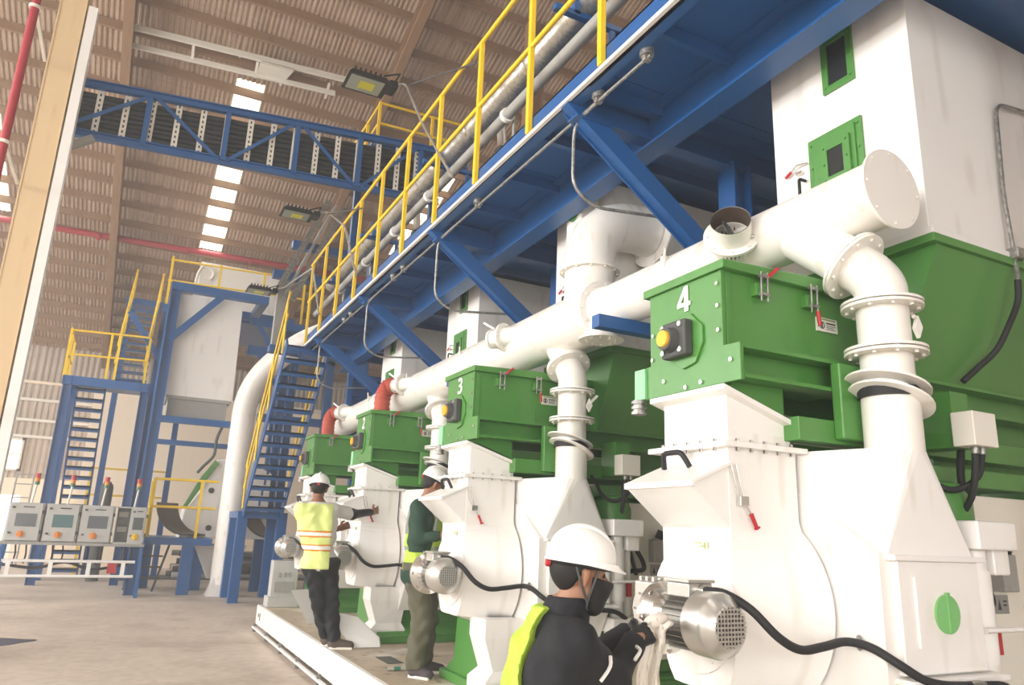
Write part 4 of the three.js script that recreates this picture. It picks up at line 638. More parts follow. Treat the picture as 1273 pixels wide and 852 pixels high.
{ // bracing frame right of the tank
  const t = thing('brace_frame', 'dark blue frame with knee braces between tank and platform', 'frame', V(3, 4.2, 19.9));
  part(t, 'beam', box(2.3, 4.6, 6.7, 6.9, 19.8, 20.0), M.blue); part(t, 'beam', box(2.3, 4.6, 5.9, 6.15, 19.8, 20.0), M.blue);
  part(t, 'knee', beam(V(2.5, 6.7, 19.75), V(3.1, 5.8, 19.75), 0.05, 0.12), M.blue); part(t, 'knee', beam(V(2.6, 5.9, 19.75), V(3.2, 5.0, 19.75), 0.05, 0.1), M.blue);
  part(t, 'column', box(4.4, 4.6, 0, 6.9, 19.8, 20.0), M.blue); part(t, 'beam', box(2.75, 4.5, 4.2, 4.4, 19.8, 19.95), M.blue);
}
{ // blue stair tower with yellow rails
  const t = thing('stair_tower', 'blue stair tower with open treads and a yellow railed landing', 'stairs', V(-0.8, 0, 22.5));
  for (const [x, r] of [[-1.72, 22], [0.08, 22], [-1.72, 23.6], [0.08, 23.6]]) part(t, 'post', ibeam(V(x, 0, r), V(x, 5.15, r), 0.2, 0.2, 0.02, X1), M.blue);
  part(t, 'landing', [box(-1.85, 0.2, 4.95, 5.18, 21.9, 22.1), box(-1.85, 0.2, 5.1, 5.16, 22.0, 23.7)], M.blue);
  for (const x of [-1.52, -0.86]) part(t, 'stringer', beam(V(x, 5.05, 22.3), V(x, 0.1, 24.9), 0.04, 0.24), M.blue);
  for (let i = 0; i < 20; i++) { const k = (i + 0.5) / 20, y = lerp(5.05, 0.1, k), r = lerp(22.3, 24.9, k); part(t, 'tread', [box(-1.52, -0.86, y - 0.03, y + 0.02, r - 0.15, r + 0.15), box(-1.52, -0.86, y - 0.09, y + 0.02, r - 0.15, r - 0.13)], M.blue); }
  for (const y of [5.75, 6.4]) part(t, 'rail', sweep([V(-1.85, y, 23.5), V(-1.85, y, 22), V(0.0, y + 0.06, 22)], 0.03, 8), M.yellow);
  for (const [x, r] of [[-1.85, 22], [-1.85, 22.5], [-0.9, 22], [-0.7, 22], [0.02, 22], [-1.85, 23.5]]) part(t, 'rail_post', box(x - 0.03, x + 0.03, 5.15, 6.45, r - 0.03, r + 0.03), M.yellow);
  // upper flight
  for (const x of [-0.72, 0.0]) { part(t, 'stringer', beam(V(x, 5.2, 22.4), V(x + 0.1, 8.0, 24.2), 0.04, 0.24), M.blue); for (const h of [0.5, 1.0]) part(t, 'hand_rail', sweep([V(x - 0.03, 5.2 + h, 22.35), V(x + 0.1, 8.0 + h, 24.2)], 0.028, 8), M.yellow); for (const k of [0.05, 0.5, 0.95]) part(t, 'rail_post', cyl(V(x + 0.1 * k, lerp(5.2, 8, k), lerp(22.4, 24.2, k)), V(x + 0.1 * k, lerp(6.2, 9, k), lerp(22.4, 24.2, k)), 0.026, 0.026, 8), M.yellow); }
  for (let i = 0; i < 12; i++) { const k = (i + 0.5) / 12; part(t, 'tread', box(-0.72, 0.08, lerp(5.2, 8, k) - 0.03, lerp(5.2, 8, k) + 0.02, lerp(22.4, 24.2, k) - 0.13, lerp(22.4, 24.2, k) + 0.13), M.blue); }
  part(t, 'brace', beam(V(-0.6, 7.2, 22.3), V(0.35, 5.9, 22.3), 0.06, 0.14), M.blue); part(t, 'upper_landing', box(-0.8, 1.2, 7.95, 8.1, 24.2, 25.2), M.blue); for (const x of [-0.7, 1.1]) part(t, 'post', box(x - 0.08, x + 0.08, 0, 7.95, 25.0, 25.16), M.blue);
}
{ // white down pipe with a long elbow
  const t = thing('down_pipe', 'thick white pipe with a sweeping elbow, standing beside the blue stairs', 'pipe', V(2.3, 0, 19.1));
  part(t, 'pipe_run', sweep(filleted([V(2.32, 0.25, 19.1), V(2.32, 4.95, 19.1), V(3.2, 6.0, 18.4), V(4.5, 6.6, 17.5)], 1.2, 12), 0.275, 26), M.pipe);
  part(t, 'joint', ringOf(V(2.32, 2.35, 19.1), Y1, 0.285, 0.2, 0.03), M.pipe); part(t, 'foot', [hull([[1.98, 0, 18.85], [2.62, 0, 18.85], [1.98, 0, 19.35], [2.62, 0, 19.35], [2.1, 0.4, 18.9], [2.54, 0.4, 18.9], [2.1, 0.4, 19.3], [2.54, 0.4, 19.3]])], M.pipe);
}
{ // work platform with yellow rail and hammer mill
  const t = thing('work_platform', 'low blue work platform with a yellow rail behind the control cabinets', 'platform', V(1.4, 0, 20));
  part(t, 'deck', box(0.55, 2.0, 1.1, 1.26, 19.2, 21.5), M.blue);
  for (const [x, r] of [[1.5, 19.35], [1.85, 20.6], [0.7, 21.3], [1.85, 21.35]]) part(t, 'leg', box(x - 0.13, x + 0.13, 0, 1.1, r - 0.1, r + 0.1), M.blue);
  for (const y of [1.95, 2.58]) part(t, 'rail', sweep([V(0.6, y, 21), V(0.6, y, 19.3), V(1.98, y, 19.3)], 0.03, 8), M.yellow); for (const [x, r] of [[0.6, 19.3], [0.6, 19.6], [1.62, 19.3], [0.6, 20.9]]) part(t, 'rail_post', box(x - 0.03, x + 0.03, 1.26, 2.6, r - 0.03, r + 0.03), M.yellow);
  const l = [V(0.9, 0, 20.2), V(1.15, 1.1, 20.2)]; part(t, 'ladder', [beam(l[0], l[1], 0.05, 0.05), beam(V(0.3, 0, 20.6), V(0.5, 1.1, 20.6), 0.05, 0.05), ...[0.3, 0.55, 0.8].map((y) => box(0.4, 1.05, y - 0.02, y + 0.02, 20.3, 20.36))], M.iron);
}
{
  const t = thing('hammer_mill', 'white mill with a green stripe and open brown curved screens on the low platform', 'machine', V(1.6, 1.26, 20.3));
  part(t, 'casing', [prismR([[1.3, 1.3], [1.35, 1.9], [1.65, 2.35], [1.95, 3.15], [2.5, 3.3], [3.3, 2.9], [3.3, 1.26], [1.3, 1.26]], 20.0, 21.2, 0.02)], M.silo);
  part(t, 'stripe', prismR([[1.28, 1.95], [1.38, 1.95], [1.98, 3.05], [1.9, 3.15], [1.62, 2.72]], 19.9, 20.0, 0.01), M.green, 'dark green stripe');
  const arcScreen = (cx, s) => { const p = [], q = []; for (let i = 0; i <= 12; i++) { const a = Math.PI + (i / 12) * Math.PI * 0.5; p.push([cx + s * Math.cos(a) * 0.75, 2.05 + Math.sin(a) * 0.75]); q.unshift([cx + s * Math.cos(a) * 0.7, 2.05 + Math.sin(a) * 0.7]); } const g = prismR([...p, ...q], 19.5, 20.0, 0); return g.applyMatrix4(new THREE.Matrix4().makeShear(0, 0, 0, 0, -0.9, 0).multiply(new THREE.Matrix4())).translate(-0.9 * 19.5, 0, 0); };
  part(t, 'curved_screen', arcScreen(1.45, 1), M.curveBrown, 'brown curved screen'); part(t, 'curved_screen', arcScreen(3.35, 1), M.curveBrown, 'brown curved screen');
  part(t, 'hopper', hull([[1.7, 1.1, 19.9], [2.9, 1.1, 19.9], [1.7, 1.1, 21], [2.9, 1.1, 21], [2.1, 0.3, 20.2], [2.5, 0.3, 20.2], [2.1, 0.3, 20.6], [2.5, 0.3, 20.6]]), M.silo);
  part(t, 'port', [lathe([[0, 0], [0.07, 0], [0.07, 0.03], [0, 0.03]], V(1.9, 2.4, 20.0), NR, 16), lathe([[0, 0], [0.07, 0], [0.07, 0.03], [0, 0.03]], V(1.95, 1.5, 20.0), NR, 16)], M.iron);
  part(t, 'leg', box(3.1, 3.3, 0, 1.26, 20.1, 20.3), M.blue); part(t, 'leg', box(2.6, 2.8, 0, 1.26, 21.0, 21.2), M.blue);
}
// four control cabinets on a white stand
{
  const st = thing('cabinet_stand', 'white tubular stand under the row of control cabinets', 'stand', V(-0.7, 0, 18.8));
  for (const y of [0.42, 0.72]) part(st, 'rail', sweep([V(-2.02, y + 0.02, 18.6), V(0.42, y + 0.02, 18.6)], 0.03, 8), M.whitePlain); for (const x of [-1.9, -1.15, -0.45, 0.2]) part(st, 'upright', box(x - 0.04, x + 0.04, 0.42, 0.76, 18.58, 18.62), M.whitePlain);
  for (const x of [-2.05, 0.5]) for (const r of [18.6, 19.0]) part(st, 'leg', beam(V(x + (x < 0 ? -0.06 : 0.03), 0, r), V(x, 1.12, r), 0.07, 0.07), M.blue);
  part(st, 'top_frame', box(-2.1, 0.55, 1.06, 1.12, 18.5, 19.05), M.grey);
  part(st, 'cable', [sweep(smooth([V(-2, 0.66, 18.64), V(-1.4, 0.6, 18.66), V(-0.9, 0.72, 18.64), V(-0.4, 0.58, 18.66), V(0.3, 0.7, 18.64)], 24), 0.03, 8)], M.rubber);
  part(st, 'socket_box', box(-0.1, 0.08, 0.5, 0.72, 18.62, 18.72), M.red, 'red socket box');
  const defs = [[-2.06, 0x4c4f52, 'leftmost grey control cabinet with a grey screen'], [-1.4, 0x3d6467, 'second grey control cabinet from the left, with a teal screen'], [-0.75, 0x2c3338, 'third grey control cabinet from the left, with a dark screen']];
  const cab = (x, w, col, label, open) => {
    const t = thing('control_cabinet', label, 'cabinet', V(x + w / 2, 1.12, 18.8), 'grey control cabinets on the white stand');
    part(t, 'case', open ? [box(x, x + w, 1.12, 1.9, 18.98, 19.0), box(x, x + w, 1.12, 1.15, 18.5, 19), box(x, x + w, 1.87, 1.9, 18.5, 19), box(x, x + 0.025, 1.12, 1.9, 18.5, 19), box(x + w - 0.025, x + w, 1.12, 1.9, 18.5, 19)] : box(x, x + w, 1.12, 1.9, 18.55, 19, 0.01), M.cabinet);
    const dx = open ? x + 0.28 : x + 0.02, dw = open ? w - 0.29 : w - 0.05, d = part(t, 'door', box(dx, dx + dw, 1.14, 1.88, 18.5, 18.545, 0.008), M.cabinet);
    part(d, 'screen', box(dx + dw * 0.22, dx + dw * 0.86, 1.42, 1.68, 18.492, 18.502), std({ color: col, roughness: 0.2 }), 'dark touch screen');
    const kn = part(d, 'main_switch', [cyl(V(dx + dw * 0.45, 1.27, 18.5), V(dx + dw * 0.45, 1.27, 18.47), 0.065, 0.065, 18), box(dx + dw * 0.45 - 0.015, dx + dw * 0.45 + 0.015, 1.215, 1.325, 18.445, 18.47)], open ? M.yellow : M.orange, 'round orange main switch');
    part(d, 'nameplate', box(dx + dw * 0.4, dx + dw * 0.75, 1.8, 1.825, 18.494, 18.502), M.iron); part(d, 'lock', [box(dx + 0.04, dx + 0.09, 1.78, 1.82, 18.48, 18.5), box(dx + 0.04, dx + 0.09, 1.27, 1.31, 18.48, 18.5)], M.iron); part(d, 'hinge', [box(dx + dw, dx + dw + 0.04, 1.68, 1.75, 18.5, 18.55), box(dx + dw, dx + dw + 0.04, 1.28, 1.35, 18.5, 18.55)], M.iron);
    if (open) { for (let j = 0; j < 4; j++) part(t, 'module', box(x + 0.05, x + 0.24, 1.2 + j * 0.16, 1.31 + j * 0.16, 18.85, 18.97), j % 2 ? M.offwhite : M.grey); }
    const lp = part(t, 'signal_pole', cyl(V(x + w * 0.55, 1.9, 18.8), V(x + w * 0.6, 2.28, 18.8), 0.02, 0.02, 8), M.offwhite);
    part(lp, 'signal_lamp', cyl(V(x + w * 0.6, 2.42, 18.8), V(x + w * 0.6, 2.52, 18.8), 0.05, 0.05, 14), M.red, 'red lamp segment'); part(lp, 'signal_lamp', cyl(V(x + w * 0.6, 2.35, 18.8), V(x + w * 0.6, 2.42, 18.8), 0.05, 0.05, 14), M.orange, 'amber lamp segment'); part(lp, 'signal_lamp', cyl(V(x + w * 0.6, 2.28, 18.8), V(x + w * 0.6, 2.35, 18.8), 0.05, 0.05, 14), std({ color: 0x4f7a5a, roughness: 0.4 }), 'green lamp segment');
    for (const k of [0.35, 0.65]) part(t, 'cable_drop', sweep(smooth([V(x + w * k, 1.05, 18.7), V(x + w * k + 0.02, 0.85, 18.7), V(x + w * k, 0.68, 18.68)], 6), 0.018, 6), M.rubber);
  };
  for (const [x, c, l] of defs) cab(x, 0.63, c, l);
  cab(-0.09, 0.6, 0x2f3a36, 'rightmost grey control cabinet with its left door open', true);
}
{ const t = thing('black_drum', 'dark drum standing behind the third signal lamp', 'drum', V(-0.4, 0, 23)); part(t, 'body', lathe([[0, 0], [0.15, 0], [0.16, 0.1], [0.16, 2.45], [0.13, 2.55], [0, 2.55]], V(-0.45, 0, 23.4), Y1, 20), M.iron); part(t, 'lid', cyl(V(-0.45, 2.54, 23.4), V(-0.45, 2.6, 23.4), 0.1, 0.1, 18), M.black); }
{ const t = thing('wall_ladder', 'thin pale ladder frame by the far left wall', 'ladder', V(-3.2, 0, 30.5)); for (const x of [-3.4, -2.9, -2.55]) part(t, 'rail', cyl(V(x, 0, 30.5), V(x + 0.05, 3.0, 30.5), 0.03, 0.03, 6), M.grey); for (let y = 0.4; y < 3; y += 0.45) part(t, 'rung', box(-3.4, -2.85, y - 0.02, y + 0.02, 30.48, 30.52), M.grey); part(t, 'rung', box(-3.4, -1.9, 2.95, 3.0, 30.48, 30.52), M.grey); }
{ // low yellow barrier behind the tower
  const t = thing('barrier', 'low yellow barrier in front of the cream wall', 'railing', V(0.2, 0, 26)); for (const y of [2.3, 3.1]) part(t, 'rail', box(-1.0, 1.2, y - 0.03, y + 0.03, 26, 26.06), M.yellow); for (const x of [-1.0, 1.15]) part(t, 'post', box(x - 0.04, x + 0.04, 0, 3.15, 26, 26.06), M.yellow);
}
// stacked pipes and rods lying on the floor beyond the platform
{ const mats = [M.grey, M.offwhite, M.iron, M.galv, M.curveBrown]; let i = 0;
  for (let k = 0; k < 16; k++) { const r = 24.2 + (k % 4) * 0.42, y = 0.09 + Math.floor(k / 4) * 0.2, x = 1.45 + rnd() * 0.4, l = 2.4 + rnd() * 1.6; const pos = ['front', 'second', 'third', 'rear'][k % 4], lev = ['bottom', 'second', 'third', 'top'][Math.floor(k / 4)];
    one('stacked_pipe', cyl(V(x, y, r), V(x + l, y, r + 0.05), 0.085, 0.085, 10), mats[i++ % 5], `pipe in the ${pos} row, ${lev} layer, of the pile beyond the low platform`, 'pipe', 'pile of pipes on the floor'); }
  one('pipe_trough', [box(0.5, 6, 0, 0.02, 24.05, 25.8)], M.iron, 'dark floor plate under the pile of pipes', 'plate'); }
{ // small grey box on the floor by the conveyor end
  const t = thing('terminal_cabinet', 'small grey box standing at the far end of the conveyor', 'box', V(2.6, 0.4, 12.6)); part(t, 'case', box(2.26, 2.66, 0.55, 1.1, 12.55, 12.8, 0.01), M.cabinet); part(t, 'front_plate', [box(2.31, 2.61, 0.62, 0.78, 12.53, 12.55), ...[2.36, 2.44, 2.52].map((x) => box(x, x + 0.04, 0.85, 0.92, 12.535, 12.55))], M.grey); part(t, 'foot', box(2.22, 2.7, 0.4, 0.56, 12.5, 12.85, 0.01), M.cabinet); }
// dark stain on the floor: a thin spill of drying paint
one('floor_stain', (() => { const p = []; for (let i = 0; i < 26; i++) { const a = i / 26 * 6.283; p.push([-1.35 + Math.cos(a) * 0.55 * (1 + 0.12 * Math.sin(3 * a)), 12.5 + Math.sin(a) * 0.34 * (1 + 0.2 * Math.sin(5 * a + 1))]); } return prismY(p, 0.0, 0.003); })(), std({ color: 0x3c3f55, roughness: 0.4 }), 'dark purple stain on the concrete floor at the left', 'stain');
// ================= people =================
// distance field meshed with surface nets
function netMesh(f, lo, hi, c) {
  const nx = Math.ceil((hi.x - lo.x) / c) + 1, ny = Math.ceil((hi.y - lo.y) / c) + 1, nz = Math.ceil((hi.z - lo.z) / c) + 1, val = new Float32Array(nx * ny * nz), p = new THREE.Vector3();
  for (let k = 0, q = 0; k < nz; k++) for (let j = 0; j < ny; j++) for (let i = 0; i < nx; i++) val[q++] = f(p.set(lo.x + i * c, lo.y + j * c, lo.z + k * c));
  const at = new Int32Array(nx * ny * nz).fill(-1), pos = [], idx = [], E = [[0, 1], [2, 3], [4, 5], [6, 7], [0, 2], [1, 3], [4, 6], [5, 7], [0, 4], [1, 5], [2, 6], [3, 7]];
  const off = [0, 1, nx, nx + 1, nx * ny, nx * ny + 1, nx * ny + nx, nx * ny + nx + 1];
  for (let k = 0; k < nz - 1; k++) for (let j = 0; j < ny - 1; j++) for (let i = 0; i < nx - 1; i++) {
    const q = (k * ny + j) * nx + i; let s = 0; for (let e = 0; e < 8; e++) if (val[q + off[e]] < 0) s++;
    if (s === 0 || s === 8) continue;
    let x = 0, y = 0, z = 0, n = 0;
    for (const [a, b] of E) { const va = val[q + off[a]], vb = val[q + off[b]]; if ((va < 0) === (vb < 0)) continue; const t = va / (va - vb); x += (a & 1) + ((b & 1) - (a & 1)) * t; y += ((a >> 1) & 1) + (((b >> 1) & 1) - ((a >> 1) & 1)) * t; z += (a >> 2) + ((b >> 2) - (a >> 2)) * t; n++; }
    at[q] = pos.length / 3; pos.push(lo.x + (i + x / n) * c, lo.y + (j + y / n) * c, lo.z + (k + z / n) * c);
  }
  const quad = (a, b, d, e, flip) => { if (a < 0 || b < 0 || d < 0 || e < 0) return; flip ? idx.push(a, d, b, a, e, d) : idx.push(a, b, d, a, d, e); };
  for (let k = 1; k < nz - 1; k++) for (let j = 1; j < ny - 1; j++) for (let i = 1; i < nx - 1; i++) {
    const q = (k * ny + j) * nx + i, v = val[q] < 0;
    if (v !== (val[q + 1] < 0)) quad(at[q], at[q - nx], at[q - nx - nx * ny], at[q - nx * ny], v);
    if (v !== (val[q + nx] < 0)) quad(at[q], at[q - nx * ny], at[q - 1 - nx * ny], at[q - 1], v);
    if (v !== (val[q + nx * ny] < 0)) quad(at[q], at[q - 1], at[q - 1 - nx], at[q - nx], v);
  }
  const g = new THREE.BufferGeometry(); g.setAttribute('position', new THREE.Float32BufferAttribute(pos, 3)); g.setIndex(idx); g.computeVertexNormals(); return g;
}
const capD = (p, b) => { const [a, c, ra, rb] = b; const dx = c.x - a.x, dy = c.y - a.y, dz = c.z - a.z; const t = clamp(((p.x - a.x) * dx + (p.y - a.y) * dy + (p.z - a.z) * dz) / (dx * dx + dy * dy + dz * dz + 1e-9), 0, 1); return Math.hypot(p.x - a.x - dx * t, p.y - a.y - dy * t, p.z - a.z - dz * t) - lerp(ra, rb, t); };
const smin = (a, b, k) => { const h = clamp(0.5 + 0.5 * (b - a) / k, 0, 1); return lerp(b, a, h) - k * h * (1 - h); };
const field = (bones, k = 0.035) => (p) => { let d = 1; for (const b of bones) d = smin(d, b.length > 4 ? ellD(p, b) : capD(p, b), k); return d; };
const tmpV = new THREE.Vector3();
function ellD(p, [c, F, U, R, a]) { const x = tmpV.copy(p).sub(c), u = x.dot(R) / a[0], v = x.dot(U) / a[1], w = x.dot(F) / a[2], l = Math.hypot(u, v, w); return (l - 1) * Math.min(a[0], a[1], a[2]); }   // ellipsoid: half width, height, depth
function bounds(bones, pad) { const lo = new THREE.Vector3(9e9, 9e9, 9e9), hi = lo.clone().negate(); for (const b of bones) for (const q of b.length > 4 ? [b[0].clone().addScalar(0.13), b[0].clone().addScalar(-0.13)] : [b[0], b[1]]) { lo.min(q); hi.max(q); } const m = pad + Math.max(...bones.map((b) => b.length > 4 ? 0.02 : Math.max(b[2], b[3]))); return [lo.subScalar(m), hi.addScalar(m)]; }
const wr = (p, s = 1) => Math.sin(p.y * 41 + Math.sin(p.x * 23 + p.z * 17) * 2.1) * 0.004 * s + Math.sin((p.x + p.z) * 37 + p.y * 13) * 0.003 * s;
function cloth(t, name, bones, off, cuts, mat, cell = 0.012, wrinkle = 1, label, k = 0.04) {
  const f = field(bones, k), [lo, hi] = bounds(bones, off + 0.03);
  return part(t, name, netMesh((p) => { let d = f(p) - off - wr(p, wrinkle); for (const c of cuts) d = Math.max(d, c(p)); return d; }, lo, hi, cell), mat, label);
}
const below = (y) => (p) => p.y - y, above = (y) => (p) => y - p.y;
const side = (n, pt) => { const d = n.dot(pt); return (p) => n.dot(p) - d; };     // keeps the side against n
const notBall = (c, r) => (p) => r - p.distanceTo(c);
function handBones(w, dir, palmN, curl, size = 1) {          // wrist, finger direction, palm normal: palm and five unequal, bent fingers
  const D = dir.clone().normalize(), N = palmN.clone().addScaledVector(D, -palmN.dot(D)).normalize(), L = new THREE.Vector3().crossVectors(N, D), out = [];
  const P = (a, b, c) => w.clone().addScaledVector(D, a * size).addScaledVector(L, b * size).addScaledVector(N, c * size);
  for (const b of [-0.028, -0.009, 0.01, 0.028]) out.push([P(0.0, b * 0.7, 0), P(0.085, b, 0), 0.017 * size, 0.0125 * size]);
  [[-0.031, 0.062], [-0.0105, 0.074], [0.0105, 0.07], [0.031, 0.052]].forEach(([b, l], i) => {
    let a = P(0.085, b, 0), ang = curl * 0.6, q = a, ad = 0.085, an = 0;
    [0.45, 0.3, 0.25].forEach((s, j) => { ad += Math.cos(ang) * l * s; an += Math.sin(ang) * l * s; const e = P(ad, b * (1 + 0.15 * (j + 1) * (1 - curl)), an); out.push([q, e, (0.0098 - j * 0.0008) * size, (0.009 - j * 0.0008) * size]); q = e; ang += curl * 0.75; });
  });
  const th = [P(0.02, -0.026, 0.004), P(0.05, -0.056, 0.018), P(0.078, -0.064, 0.03), P(0.1, -0.062, 0.038)]; for (let i = 0; i < 3; i++) out.push([th[i], th[i + 1], (0.0145 - i * 0.002) * size, (0.0125 - i * 0.002) * size]);
  return out;
}
const skin = (c) => phys({ color: c, roughness: 0.55, sheen: 0.2 });
function makePerson(o) {
  const t = thing('person', o.label, 'person', o.base, 'workers in hard hats');
  const J = o.J, F = o.F.clone().normalize(), HF = o.HF.clone().normalize(), U0 = o.HU ? o.HU.clone() : Y1.clone(), HR = new THREE.Vector3().crossVectors(HF, U0).normalize(), HU = new THREE.Vector3().crossVectors(HR, HF).normalize();
  const R = new THREE.Vector3().crossVectors(F, Y1).normalize(), mid = (a, b, k = 0.5) => a.clone().lerp(b, k);
  const hipC = mid(J.hipL, J.hipR), shC = mid(J.shL, J.shR);
  const torso = [[hipC.clone().addScaledVector(R, -0.07), hipC.clone().addScaledVector(R, 0.07), 0.125, 0.125], [hipC, mid(hipC, shC, 0.45), 0.135, 0.125], [mid(hipC, shC, 0.5).addScaledVector(R, -0.05), mid(hipC, shC, 0.82).addScaledVector(R, -0.085), 0.12, 0.115], [mid(hipC, shC, 0.5).addScaledVector(R, 0.05), mid(hipC, shC, 0.82).addScaledVector(R, 0.085), 0.12, 0.115], [J.shL, J.shR, 0.07, 0.07], [mid(J.shL, shC, 0.45), J.neck, 0.07, 0.058], [mid(J.shR, shC, 0.45), J.neck, 0.07, 0.058]];
  const arm = (s) => [[J['sh' + s], J['el' + s], 0.062, 0.047], [J['el' + s], J['wr' + s], 0.046, 0.03]];
  const leg = (s) => [[J['hip' + s], J['kn' + s], 0.09, 0.06], [J['kn' + s], mid(J['kn' + s], J['an' + s], 0.35), 0.06, 0.058], [mid(J['kn' + s], J['an' + s], 0.35), J['an' + s], 0.058, 0.038]];
  const foot = (s) => [[J['an' + s].clone().add(V(0, -0.03, 0)), J['toe' + s], 0.042, 0.034]];
  const bones = [...torso, ...arm('L'), ...arm('R'), ...leg('L'), ...leg('R'), ...foot('L'), ...foot('R'), [J.neck, J.head.clone().addScaledVector(HU, -0.07), 0.056, 0.052]];
  const [blo, bhi] = bounds(bones, 0.03), geo = [netMesh(field(bones, 0.04), blo, bhi, 0.014)];
  // head
  const H = J.head, hp = (a, b, c) => H.clone().addScaledVector(HF, a).addScaledVector(HU, b).addScaledVector(HR, c);
  const hb = [[hp(-0.015, 0.035, 0), HF, HU, HR, [0.076, 0.095, 0.096]], [hp(0.03, -0.035, 0), HF, HU, HR, [0.062, 0.085, 0.066]], [hp(0.075, 0.012, 0), hp(0.106, -0.02, 0), 0.011, 0.015], [hp(0.085, -0.052, -0.02), hp(0.085, -0.052, 0.02), 0.011, 0.011], [hp(0.07, 0.034, -0.035), hp(0.07, 0.034, 0.035), 0.014, 0.014], [hp(0.06, -0.1, -0.012), hp(0.06, -0.1, 0.012), 0.022, 0.022], [J.neck, hp(-0.02, -0.07, 0), 0.056, 0.052]];
  for (const s of [-1, 1]) hb.push([hp(0.0, 0.015, s * 0.084), hp(-0.004, -0.028, s * 0.078), 0.016, 0.01]);
  const hf = field(hb, 0.018); { const [lo, hi] = [H.clone().subScalar(0.19), H.clone().addScalar(0.19)]; geo.push(netMesh(hf, lo, hi, 0.006)); }
  for (const s of ['L', 'R']) { const hbn = [...handBones(J['wr' + s], J['hd' + s].dir, J['hd' + s].n, J['hd' + s].curl), [mid(J['el' + s], J['wr' + s], 0.75), J['wr' + s].clone().addScaledVector(J['hd' + s].dir.clone().normalize(), 0.02), 0.033, 0.024]]; const [lo, hi] = bounds(hbn, 0.012); geo.push(netMesh(field(hbn, 0.008), lo, hi, 0.005)); }
  part(t, 'body', geo, skin(o.skin));
  for (const s of [-1, 1]) part(t, 'eye', new THREE.SphereGeometry(0.012, 12, 8).translate(...hp(0.075, 0.012, s * 0.03).toArray()), std({ color: 0x2a211c, roughness: 0.2 }));
  part(t, 'hair', netMesh((p) => Math.max(ellD(p, [hp(-0.022, 0.03, 0), HF, HU, HR, [0.083, 0.102, 0.1]]), tmpV.copy(p).sub(H).dot(HF) + 0.02 - 0.5 * tmpV.copy(p).sub(H).dot(HU), -tmpV.copy(p).sub(H).dot(HU) - 0.06), H.clone().subScalar(0.17), H.clone().addScalar(0.17), 0.008), std({ color: 0x15110f, roughness: 0.7 }), 'short black hair');
  // hard hat
  { const B = new THREE.Matrix4().makeBasis(HR, HU, HF.clone()), tilt = o.hatTilt ?? 0; if (new THREE.Matrix4().copy(B).determinant() < 0) B.makeBasis(HR.clone().negate(), HU, HF.clone());
    B.multiply(new THREE.Matrix4().makeRotationX(tilt)).setPosition(hp(-0.005, 0.062, 0));
    const prof = []; for (let i = 0; i <= 10; i++) { const a = i / 10 * Math.PI / 2; prof.push([Math.cos(a), Math.sin(a)]); }
    const dome = lathe([[0.97, -0.12], [1, 0], ...prof.slice(1)].map(([r, y]) => [r * 0.108, y * (y < 0 ? 0.1 : 0.108)]), new THREE.Vector3(), Y1, 36).scale(1, 1.06, 1.25);
    const rim = []; for (let i = 0; i <= 40; i++) { const a = i / 40 * Math.PI * 2, f = Math.max(0, Math.cos(a)); rim.push(new THREE.Vector3(Math.sin(a) * 0.112, -0.014 - f * 0.012, Math.cos(a) * (0.138 + (f > 0 ? 0.04 * Math.sqrt(f) : 0)))); }
    const rb = []; { const pos = [], ix = []; rim.forEach((q, i) => { const s = new THREE.Vector3(q.x * 0.94, -0.004, Math.max(-0.133, Math.min(0.128, q.z * 0.94))); for (const v of [s, q, q.clone().add(new THREE.Vector3(0, -0.006, 0)), s.clone().add(new THREE.Vector3(0, -0.008, 0))]) pos.push(v.x, v.y, v.z); if (i < 40) for (let e = 0; e < 4; e++) { const a = i * 4 + e, b = i * 4 + (e + 1) % 4; ix.push(a, a + 4, b, b, a + 4, b + 4); } }); const g = new THREE.BufferGeometry(); g.setAttribute('position', new THREE.Float32BufferAttribute(pos, 3)); g.setIndex(ix); rb.push(toCreasedNormals(g, 0.7)); }
    const ridge = []; for (let i = 0; i <= 14; i++) { const a = lerp(0.25, Math.PI - 0.5, i / 14); ridge.push(new THREE.Vector3(0, Math.sin(a) * 0.1165, Math.cos(a) * 0.137)); }
    const hat = part(t, 'hard_hat', [dome, ...rb, sweep(ridge, (k) => 0.012 * Math.sin(Math.PI * k) + 0.002, 8)].map((g) => g.applyMatrix4(B)), M.whitePlain, 'white hard hat');
    part(hat, 'harness', [sweep([...Array(21)].map((_, i) => { const a = i / 20 * Math.PI * 2; return new THREE.Vector3(Math.sin(a) * 0.092, -0.022, Math.cos(a) * 0.112); }), 0.012, 6).applyMatrix4(B)], M.black);
    part(hat, 'adjuster', cyl(new THREE.Vector3(0, -0.03, -0.118), new THREE.Vector3(0, -0.03, -0.132), 0.018, 0.016, 12).applyMatrix4(B), M.red, 'red adjuster knob');
    if (o.strap) part(hat, 'chin_strap', [sweep(smooth([hp(0.05, 0.05, 0.085), hp(0.03, -0.02, 0.082), hp(0.02, -0.09, 0.06), hp(0.03, -0.13, 0.02)], 14), 0.005, 6), sweep(smooth([hp(-0.05, 0.05, 0.09), hp(-0.02, -0.02, 0.086), hp(0.02, -0.09, 0.062)], 10), 0.005, 6)], M.iron); }
  if (o.mask) part(t, 'face_mask', netMesh((p) => Math.max(field([...hb.slice(0, 7)], 0.03)(p) - 0.009, side(HF.clone().negate(), hp(0.028, 0, 0))(p), tmpV.copy(p).sub(H).dot(HU) + 0.006 + 0.15 * (tmpV.copy(p).sub(H).dot(HF) - 0.1), -0.135 - tmpV.copy(p).sub(H).dot(HU)), H.clone().subScalar(0.18), H.clone().addScalar(0.18), 0.006), M.black, 'black cloth face mask');
